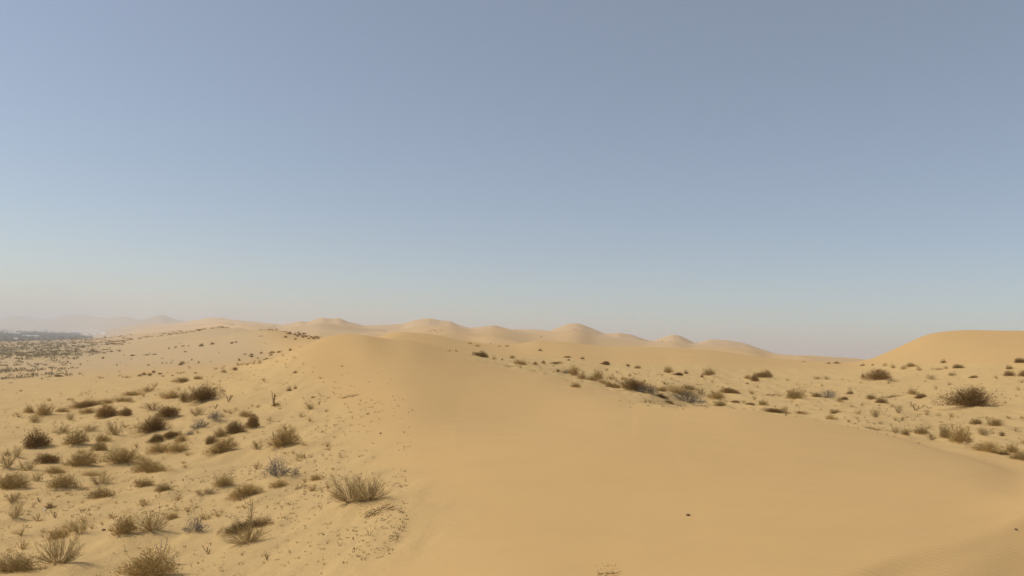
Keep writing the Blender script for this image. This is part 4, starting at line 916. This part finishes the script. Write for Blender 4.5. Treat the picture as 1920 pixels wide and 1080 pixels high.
def small_of(kind, s):
    if kind == 'D':
        g = join([(foliage_geo(s, 380, .14, .16, clumps=5), 0), (branch_geo(6, 4, .85, (.1, 1.2), .016), 1)]); ms = [LEAF_DARK, TWIG_DARK]
    elif kind == 'M':
        g = join([(foliage_geo(s, 240, .13, .3, clumps=5, low=.35, upright=.9), 0), (branch_geo(10, 5, .92, (.1, 1.25), .013), 1)]); ms = [LEAF_OLIVE, TWIG_TAN]
    elif kind == 'G':
        g = join([(foliage_geo(s, 220, .12, .3, clumps=5, low=.35, upright=1.2), 0), (branch_geo(10, 5, .95, (.1, 1.2), .013), 1)]); ms = [LEAF_GREY, TWIG_GREY]
    elif kind == 'T':
        g = branch_geo(18, 7, .98, (.1, 1.2), .015, leaf=8, leafs=.07); ms = [TWIG_TAN, LEAF_TAN]
    elif kind == 'S':
        g = Geo()
        for k in range(rng.integers(3, 6)):
            pts = curve((0, 0, 0), dir_up(.2, 1.0), rng.uniform(.6, 1.1), .6, 3, .15)
            g.tube(pts, .028, .015, 0)
            n = 8; t = rng.uniform(.35, 1, n); P_ = np.array([pts[min(int(a * 3), 2)] * (1 - (a * 3 - min(int(a * 3), 2))) + pts[min(int(a * 3), 2) + 1] * (a * 3 - min(int(a * 3), 2)) for a in t])
            g.leaves(P_, rng.normal(size=(n, 3)) + np.array([0, 0, .8]), .17, .07, 1)
        ms = [TWIG_DARK, LEAF_DARK]
    else:  # L: stems lying on the sand
        g = Geo()
        for k in range(16):
            p0 = np.array([rng.uniform(-.5, .3), rng.uniform(-.35, .35), rng.uniform(.02, .3)])
            a = rng.normal() * .35
            g.tube(curve(p0, (math.cos(a), math.sin(a), rng.uniform(-.1, .5)), rng.uniform(.2, .5), -.1, 3, .12), .022, .012, 0)
        P_ = rng.uniform(-.48, .48, size=(120, 3)); P_[:, 1] *= .7; P_[:, 2] = rng.random(120) ** 1.6 * .8 + .02
        g.leaves(P_, rng.normal(size=(120, 3)), .10, .045, 1)
        ms = [TWIG_DARK, LEAF_OLIVE]
    return g.mesh({'D': 'shrub', 'M': 'shrub', 'T': 'twig_bush', 'G': 'grey_bush', 'S': 'sprig', 'L': 'stem_mat'}[kind], ms)
for i in range(4):
    BIG.setdefault('D', []).append(big_D(10 + i)); BIG.setdefault('M', []).append(big_M(20 + i))
    BIG.setdefault('T', []).append(big_T(30 + i))
    if i < 3: BIG.setdefault('G', []).append(big_G(40 + i))
HUGE['D'] = [huge_D(60, LEAF_DARK, TWIG_DARK), huge_D(61, LEAF_DARK, TWIG_DARK)]
HUGE['M'] = [huge_D(64, LEAF_OLIVE, TWIG_TAN, 6500), huge_D(65, LEAF_OLIVE, TWIG_TAN, 6500)]
HUGE['T'] = [huge_T(70), huge_T(71)]
for k in 'DMTGSL':
    SMALL[k] = [small_of(k, 50 + i) for i in range(5)]
NAMES = {'D': ('shrub', 'shrub', 'dark brown shrubs'), 'M': ('shrub', 'shrub', 'olive brown shrubs'),
         'T': ('twig_bush', 'bush', 'airy twig bushes'), 'G': ('grey_bush', 'bush', 'greyish bushes'),
         'S': ('sprig', 'sprig', 'small sprigs'), 'L': ('stem_mat', 'dry stems', 'mats of dry stems')}

def place(o, x, y, sx, sy, sz, yaw, tilt=.45, sink=.02):
    z = ground(x, y); e = .25
    nx = -(ground(x + e, y) - ground(x - e, y)) / (2 * e); ny = -(ground(x, y + e) - ground(x, y - e)) / (2 * e)
    zz = (Vector((nx, ny, 1)).normalized() * tilt + Vector((0, 0, 1)) * (1 - tilt)).normalized()
    xx = Vector((math.cos(yaw), math.sin(yaw), 0)); xx = (xx - zz * xx.dot(zz)).normalized(); yy = zz.cross(xx)
    m = Matrix((xx, yy, zz)).transposed().to_4x4()
    o.matrix_world = Matrix.Translation((x, y, z - sink)) @ m @ Matrix.Diagonal((sx, sy, sz, 1))

pr = random.Random(3)
for i, (k, x, y, L_, D_, H_, yaw, big, label) in enumerate(PLANTS):
    name, cat, group = NAMES[k]
    flip = 1 if pr.random() < .5 else -1
    if big and k in BIG:
        o = bpy.data.objects.new(name, None); C.objects.link(o); o.empty_display_size = .2
        kit = HUGE[k] if big == 2 and k in HUGE else BIG[k]
        for pn, me in kit[pr.randrange(len(kit))]:
            c = bpy.data.objects.new(pn, me); C.objects.link(c); c.parent = o
    else:
        o = bpy.data.objects.new(name, SMALL[k][pr.randrange(5)]); C.objects.link(o)
    k_ = 1.0 if k in 'SL' else 1.07
    place(o, x, y, L_ * flip * k_, D_ * flip * k_, H_ * (1.03 if k != 'L' else 1.3), yaw, .8 if k == 'L' else .65)
    tag(o, label, cat, group)

# ---------------------------------------------------------------- litter, seedlings, distant scrub (uncountable)
def scatter(name, label, n, sampler, maker, mats):
    """n small pieces on the ground, joined into one object"""
    V, F, M, nv = [], [], [], 0
    x, y, size = sampler(n)
    z = T.height(x, y)
    protos = [maker(i) for i in range(8)]
    protos = [(np.array(g.v), np.array(g.f), np.array(g.m)) for g in protos]
    k = rng.integers(0, 8, len(x)); yaw = rng.uniform(0, 2 * math.pi, len(x))
    for i in range(len(x)):
        v, f, m = protos[k[i]]
        c, s = math.cos(yaw[i]), math.sin(yaw[i]); sc = size[i]
        w = np.empty_like(v)
        w[:, 0] = (v[:, 0] * c - v[:, 1] * s) * sc + x[i]; w[:, 1] = (v[:, 0] * s + v[:, 1] * c) * sc + y[i]; w[:, 2] = v[:, 2] * sc + z[i]
        V.append(w); F.append(f + nv); M.append(m); nv += len(v)
    V = np.vstack(V); F = np.vstack(F).astype(np.int32); M = np.concatenate(M).astype(np.int32)
    me = bpy.data.meshes.new(name)
    me.vertices.add(len(V)); me.vertices.foreach_set('co', V.astype(np.float32).ravel())
    me.loops.add(F.size); me.loops.foreach_set('vertex_index', F.ravel())
    me.polygons.add(len(F)); me.polygons.foreach_set('loop_start', np.arange(len(F), dtype=np.int32) * F.shape[1])
    me.polygons.foreach_set('loop_total', np.full(len(F), F.shape[1], np.int32))
    for m in mats: me.materials.append(m)
    me.polygons.foreach_set('material_index', M); me.update()
    return tag(link(name, me), label, kind='stuff')

def field(n, a0, a1, d0, d1, size, poly=None, clump=None, keep=None, pw=1.0):
    """random spots, denser near the viewer's hill, cut to a region and gathered in patches"""
    A = rng.uniform(a0, a1, n * 6)
    u = rng.random(n * 6)
    D = 1 / ((1 / d0 ** pw) * (1 - u) + (1 / d1 ** pw) * u) ** (1 / pw)
    X = np.sin(np.radians(A)) * D; Y = np.cos(np.radians(A)) * D
    p = np.ones(len(X))
    if poly is not None: p *= inpoly(poly, X, Y, 3.0) ** 2
    if clump: p *= np.clip(.5 + 1.3 * fbm(X / clump / .55, Y / clump / 1.7, 81, 2), 0.02, 1)
    if keep is not None: p *= keep(A, D, X, Y)
    ok = rng.random(len(X)) < p
    X, Y, D = X[ok][:n], Y[ok][:n], D[ok][:n]
    return X, Y, size(D) * rng.uniform(.5, 1.3, len(X)) ** 1.3

def litter(i):
    g = Geo()
    if i % 2:
        for k in range(3):      # a few stubby sprouts
            g.tube(curve((0, 0, 0), dir_up(.3, 1.3), rng.uniform(.4, .8), .3, 2, .2), .045, .025, 0)
        g.leaves(rng.normal(size=(6, 3)) * .30 + np.array([0, 0, .32]), rng.normal(size=(6, 3)) + np.array([0, 0, .6]), .38, .17, 1)
    else:                       # fallen twigs
        for k in range(2):
            a = rng.uniform(-.5, .5)
            g.tube(curve((rng.uniform(-.7, 0), rng.uniform(-.3, .3), .05), (math.cos(a), math.sin(a), .12), rng.uniform(.6, 1.3), -.1, 2, .2), .045, .03, 0)
        g.leaves(rng.normal(size=(5, 3)) * np.array([.5, .3, .05]) + np.array([0, 0, .1]), rng.normal(size=(5, 3)), .3, .14, 0)
    return g
def pale_bits(i):
    g = Geo(); a = rng.uniform(-.5, .5)
    g.tube(curve((-.5, 0, .06), (math.cos(a), math.sin(a), .2), 1.0, -.1, 2, .2), .045, .03, 0); return g
LP, RP = SLOPE, VEG[1][0]
grow = lambda D: .024 + .0017 * D
scatter('seedlings_and_litter', 'tiny sprouts and fallen twigs strewn over the left slope', 2900,
        lambda n: field(n, -36, -7, 7.2, 60, grow, LP, 3.0, pw=.6), litter, [TWIG_DARK, LEAF_DARK])
scatter('pale_twig_bits', 'tiny bleached twig bits strewn over the left slope', 260,
        lambda n: field(n, -36, -7, 7.2, 40, lambda D: .03 + .001 * D, LP, 3.0, pw=.6), pale_bits, [TWIG_PALE])
SCRUBM = plant_mat('scrub_leaf', (.46, .38, .24), (.33, .27, .17))
def tuft(i):
    g = Geo(); n = 14
    p = rng.normal(size=(n, 3)) * np.array([.34, .34, .18]); p[:, 2] = np.abs(p[:, 2]) + .05
    g.leaves(p, p + rng.normal(size=(n, 3)) * .3 + np.array([0, 0, .35]), .5, .3, 0); return g
def fine_tuft(i):
    g = Geo()
    for k in range(12):
        g.tube(curve((0, 0, 0), dir_up(.1, 1.35), rng.uniform(.35, .65), .2, 2, .1), .022, .010, 0)
    p = rng.normal(size=(34, 3)) * np.array([.26, .26, .16]); p[:, 2] = np.abs(p[:, 2]) + .03
    g.leaves(p, p + rng.normal(size=(34, 3)) * .3 + np.array([0, 0, .35]), .14, .05, 1); return g
scatter('basin_seedlings', 'tiny sprouts and litter strewn over the right hollow', 1100,
        lambda n: field(n, 0, 36, 19, 68, lambda D: .03 + .0017 * D, RP, 4.0, pw=.6), litter, [TWIG_DARK, LEAF_OLIVE])
scatter('plain_scrub', 'dense low scrub covering the plain at the far left', 1700,
        lambda n: field(n, -36, -26, 170, 1000, lambda D: .36 + .0009 * D, None, 22.0,
                        keep=lambda A, D, X, Y: sstep(-26.5, -31.5, A + 2.2 * noise2(X / 60, Y / 60, 95)) * sstep(150, 260, D) * .9, pw=.9), tuft, [SCRUBM])
scatter('slope_tufts', 'small tufts of dry growth between the shrubs of the left slope', 170,
        lambda n: field(n, -36, -12, 11, 55, lambda D: .10 + .006 * D, LP, 2.6, pw=.7), fine_tuft, [TWIG_TAN, LEAF_OLIVE])
scatter('upper_slope_tufts', 'small scattered tufts where the left slope meets the plain', 110,
        lambda n: field(n, -35, -14.5, 48, 190, lambda D: .10 + .0028 * D, None, 14.0, keep=lambda A, D, X, Y: 1 - sstep(-19, -14.5, A + D * -.03) * .9), fine_tuft, [TWIG_TAN, LEAF_OLIVE])
scatter('basin_tufts', 'small tufts of dry growth between the shrubs of the right hollow', 130,
        lambda n: field(n, 0, 36, 26, 68, lambda D: .10 + .0045 * D, RP, 3.5, pw=.7), fine_tuft, [TWIG_TAN, LEAF_OLIVE])
scatter('plain_tufts', 'loose patch of small grey tufts on the plain near the left edge', 210,
        lambda n: field(n, -36, -28.5, 75, 175, lambda D: .30 + .0010 * D, None, 9.0,
                        keep=lambda A, D, X, Y: sstep(-28.5, -33, A) * .9, pw=.9), tuft, [SCRUBM])
scatter('plain_patches', 'broken rows of low scrub across the plain and the far rise', 520,
        lambda n: field(n, -30, -16, 330, 1000, lambda D: .4 + .0011 * D, None, 60.0,
                        keep=lambda A, D, X, Y: (np.abs(noise2(A / 6, D / 90, 97)) < .11) * 1.0, pw=.9), tuft, [LEAF_OLIVE])
scatter('rise_scrub', 'faint dots of scrub on the distant dune slopes', 420,
        lambda n: field(n, -24, 12, 210, 700, lambda D: .30 + .0012 * D, None, 45.0,
                        keep=lambda A, D, X, Y: (fbm(X / 60, Y / 60, 99, 2) > .22) * 1.0, pw=.7), tuft, [LEAF_DARK])

# ---------------------------------------------------------------- the valley at the far left
STRIPS = [('pale_field', [(-4022.3, 6164.1), (-4440.5, 7077.9), (-4788.5, 7896.6), (-4526.2, 7694.9)], 90, 'long'), ('pale_field', [(-4107.8, 5950.2), (-4178.2, 6375.5)], 90, ''), ('pale_field', [(-2550.1, 4385.5), (-2497.0, 4394.7)], 90, ''), ('road', [(-3267.8, 4783.1), (-3047.6, 4753.5), (-2754.2, 4492.6), (-2855.0, 4909.0)], 55, ''), ('road', [(-1493.2, 2352.8), (-1551.3, 2510.3), (-1624.6, 2683.3), (-1718.1, 2956.8), (-1863.9, 3456.8)], 16, ''), ('road', [(-3748.8, 6724.8), (-3517.4, 6375.1), (-3014.5, 5514.4), (-2154.6, 3963.6)], 16, ''), ('road', [(-4252.2, 7395.0), (-3878.9, 6872.9), (-3120.3, 5586.4), (-2189.3, 3946.4)], 16, ''), ('road', [(-3618.9, 6573.1), (-3321.1, 6127.2), (-3012.4, 5618.0), (-1656.1, 3106.2)], 14, '')]
SHEDS = [(-2201.3, 3361.8, 45.2), (-1872.5, 2872.9, 53.0), (-1522.7, 2417.7, 36.1), (-1477.9, 2333.9, 19.4), (-1521.8, 2448.8, 18.2), (-1270.7, 1962.1, 8.2), (-2118.2, 3174.1, 13.4), (-2607.0, 4565.6, 44.3), (-2824.6, 4633.7, 26.7)]

WOOD = plant_mat('far_tree_leaf', (.26, .235, .18), (.16, .145, .11))
def crown(i):
    """a low rounded crown of leaf clumps"""
    g = Geo(); n = 16
    d = rng.normal(size=(n, 3)); d[:, 2] = np.abs(d[:, 2]); d /= np.linalg.norm(d, axis=1)[:, None]
    g.leaves(d * np.array([.45, .45, .6]) * rng.uniform(.5, 1, (n, 1)), d + rng.normal(size=(n, 3)) * .6, .75, .5, 0)
    return g
scatter('distant_woodland', 'dark belt of trees across the floor of the far valley', 7500,
        lambda n: field(n, -38, -27.3, 1500, 4600, lambda D: 3.4 + .0013 * D, None, 300.0,
                        keep=lambda A, D, X, Y: np.clip(.75 + fbm(X / 500, Y / 260, 93, 2) * 1.4, 0, 1) * sstep(-27.2, -29.0, A + D / 2600), pw=.35), crown, [WOOD])
def flat_mat(name, col):
    m, n, l, b = mat(name); t = n.new('ShaderNodeTexNoise'); t.inputs['Scale'].default_value = .02; t.inputs['Detail'].default_value = 5
    tc = n.new('ShaderNodeTexCoord'); l.new(tc.outputs['Object'], t.inputs[0])
    x = n.new('ShaderNodeMix'); x.data_type = 'RGBA'; l.new(t.outputs['Fac'], x.inputs[0])
    x.inputs[6].default_value = (*[c * .82 for c in col], 1); x.inputs[7].default_value = (*[min(c * 1.12, .9) for c in col], 1)
    l.new(x.outputs[2], b.inputs['Base Color']); b.inputs['Roughness'].default_value = .9; return m
ROADM = flat_mat('road_gravel', (.56, .50, .42)); SALT = flat_mat('pale_salt', (.78, .74, .68)); WHITE = flat_mat('white_sheet', (.82, .81, .78)); ROOFM = flat_mat('pale_roof', (.70, .70, .69))
for name, pts, wd, _ in STRIPS:
    P = []
    for (x0, y0), (x1, y1) in zip(pts[:-1], pts[1:]):
        for t in np.linspace(0, 1, 14, endpoint=False): P.append((x0 + (x1 - x0) * t, y0 + (y1 - y0) * t))
    P.append(pts[-1]); P = np.array(P)
    tn = np.gradient(P, axis=0); tn /= np.linalg.norm(tn, axis=1)[:, None]; nr = np.stack([-tn[:, 1], tn[:, 0]], 1)
    w = wd * .5 * (1 + .3 * np.array([float(noise2(np.array([i * .7]), np.array([wd]), 5)[0]) for i in range(len(P))]))
    if name == 'pale_field': w = w * np.sin(np.linspace(.25, math.pi - .25, len(P)))
    Lf, Rt = P + nr * w[:, None], P - nr * w[:, None]
    vs = []; fs = []
    for a, b in zip(Lf, Rt):
        for t in np.linspace(0, 1, 5): q = a * (1 - t) + b * t; vs.append((q[0], q[1], 0))
    vs = np.array(vs); hh = T.height(vs[:, 0], vs[:, 1]); vs[:, 2] = hh + .9
    for i in range(len(P) - 1):
        for k in range(4): fs.append((i * 5 + k, i * 5 + k + 1, i * 5 + k + 6, i * 5 + k + 5))
    o = link(name, new_mesh(name, vs, fs, [SALT if name == 'pale_field' else ROADM]))
    tag(o, kind='structure')
def box_mesh(name, w, d, h, m, z0=0.0):
    v = [(sx * w / 2, sy * d / 2, z0 + z) for z in (0, h) for sx, sy in ((-1, -1), (1, -1), (1, 1), (-1, 1))]
    return new_mesh(name, v, [(3, 2, 1, 0), (4, 5, 6, 7), (0, 1, 5, 4), (1, 2, 6, 5), (2, 3, 7, 6), (3, 0, 4, 7)], [m])
SHED_LABELS = ['long white shed, upper one of a pair in the dark trees of the valley', 'long white shed, lower one of a pair in the dark trees of the valley',
    'bright white shed at the near edge of the dark valley trees', 'small white shed left of the bright one at the edge of the valley trees',
    'low white shed right of the bright one at the edge of the valley trees', 'tiny pale hut on the green strip before the valley trees',
    'pale shed standing farthest left among the valley trees', 'bright white shed at the right end of the dark valley trees, by the curving roads', 'pale shed on the far side of the valley trees']
for (x, y, w), lb in zip(SHEDS, SHED_LABELS):
    d = math.hypot(x, y); dp = max(8.0, w * .3); h = max(5.0, .0034 * d)
    o = bpy.data.objects.new('shed', None); C.objects.link(o)
    o.location = (x, y, float(T.height([x], [y])[0]) - .3); o.rotation_euler = (0, 0, -math.atan2(x, y) + rng.uniform(-.2, .2))
    wall = link('wall', box_mesh('wall', w, dp, h * .7, WHITE), o)
    e = .6; r = new_mesh('roof', [(-w / 2 - e, -dp / 2 - e, h * .7 + .02), (w / 2 + e, -dp / 2 - e, h * .7 + .02), (w / 2 + e, dp / 2 + e, h * .7 + .02), (-w / 2 - e, dp / 2 + e, h * .7 + .02), (-w / 2 - e, 0, h), (w / 2 + e, 0, h)],
                         [(0, 1, 5, 4), (2, 3, 4, 5), (0, 4, 3), (1, 2, 5), (3, 2, 1, 0)], [ROOFM]); link('roof', r, o)
    tag(o, lb, 'shed', 'white sheds in the valley')

# ---------------------------------------------------------------- small loose things
SPOT = {'post': (-358.99, 676.41), 'stone1': (1.89, 7.86), 'scrap': (-6.94, 11.76), 'peb1': (-5.13, 10.02), 'peb2': (-2.85, 17.53), 'peb3': (4.3, 6.47), 'sticks': (-3.55, 8.15), 'chip': (-5.93, 14.15), 'chip2': (-7.59, 20.98)}
STONE = flat_mat('dark_stone', (.16, .11, .06)); SCRAP = flat_mat('pale_scrap', (.8, .78, .72))
def pebble(spot, size, m, name, label, cat, flat=.7):
    bpy_v = []; n1, n2 = 8, 5
    r = np.random.default_rng(int(spot[0] * 100) & 0xffff)
    vs = [(0, 0, -.5 * flat)]
    for i in range(1, n2):
        th = math.pi * i / n2
        for j in range(n1):
            ph = 2 * math.pi * j / n1; k = r.uniform(.8, 1.12) * .5
            vs.append((k * math.sin(th) * math.cos(ph) * 1.25, k * math.sin(th) * math.sin(ph), -k * math.cos(th) * flat))
    vs.append((0, 0, .5 * flat)); fs = []
    for j in range(n1):
        fs.append((0, 1 + (j + 1) % n1, 1 + j)); b = 1 + (n2 - 2) * n1; fs.append((len(vs) - 1, b + j, b + (j + 1) % n1))
        for i in range(n2 - 2): a = 1 + i * n1; fs.append((a + j, a + (j + 1) % n1, a + n1 + (j + 1) % n1, a + n1 + j))
    o = link(name, new_mesh(name, np.array(vs) * size, fs, [m], smooth=True))
    o.location = (spot[0], spot[1], ground(*spot) + size * flat * .3); tag(o, label, cat); return o
pebble(SPOT['stone1'], .038, STONE, 'pebble', 'single dark pebble lying alone on the smooth front dune', 'pebble')
pebble(SPOT['peb1'], .045, STONE, 'pebble', 'dark pebble on bare sand above the upright bush with a dark heart', 'pebble')
pebble(SPOT['peb2'], .05, STONE, 'pebble', 'dark pebble at the edge of the smooth dune, beyond the last sprigs', 'pebble')
pebble(SPOT['peb3'], .022, STONE, 'pebble', 'tiny dark pebble on the rippled sand near the right edge', 'pebble')
pebble(SPOT['scrap'], .035, SCRAP, 'scrap', 'small white scrap lying beside a little dark tuft', 'scrap', .9)
pebble(SPOT['chip'], .03, SCRAP, 'scrap', 'small white chip on the left slope below the golden-brown shrub', 'scrap')
# bleached sticks standing out of the bottom edge shrub
sx, sy = SPOT['sticks']; g = Geo()
for dx, dy, l_, t_ in ((-.03, 0, .24, .1), (.0, 0, .20, -.35), (.05, .02, .17, .8), (.09, 0, .13, 1.1), (-.02, .03, .26, .25)):
    g.tube([(dx, dy, 0), (dx + l_ * math.sin(t_) * .5 + .01, dy, l_ * .5 * math.cos(t_)), (dx + l_ * math.sin(t_), dy, l_ * math.cos(t_))], .0075, .004, 0)
o = link('bleached_stick', g.mesh('bleached_stick', [TWIG_PALE])); o.location = (sx, sy, ground(sx, sy) + .04)
tag(o, 'bundle of bleached crooked sticks standing in the bottom edge shrub', 'stick')
# a lone dark bush on the rim of the plain, against the valley
o = link('shrub', SMALL['D'][1]); place(o, SPOT['post'][0], SPOT['post'][1], 2.2, 1.8, 2.2, 0)
tag(o, 'lone dark bush on the far rim of the plain, seen against the valley', 'shrub', 'dark brown shrubs')

# ---------------------------------------------------------------- haze
if HAZE > 0:
    hz = link('haze', box_mesh('haze', 34000, 34000, 252, None, -62.0)); hz.data.materials.clear()
    m = bpy.data.materials.new('haze'); m.use_nodes = True; n = m.node_tree.nodes; n.clear()
    out = n.new('ShaderNodeOutputMaterial'); pv = n.new('ShaderNodeVolumePrincipled')
    pv.inputs['Color'].default_value = (*HAZE_COL, 1); pv.inputs['Density'].default_value = HAZE; pv.inputs['Anisotropy'].default_value = .3
    m.node_tree.links.new(pv.outputs[0], out.inputs['Volume']); hz.data.materials.append(m)
    tag(hz, 'thin dusty haze over the desert', kind='stuff')
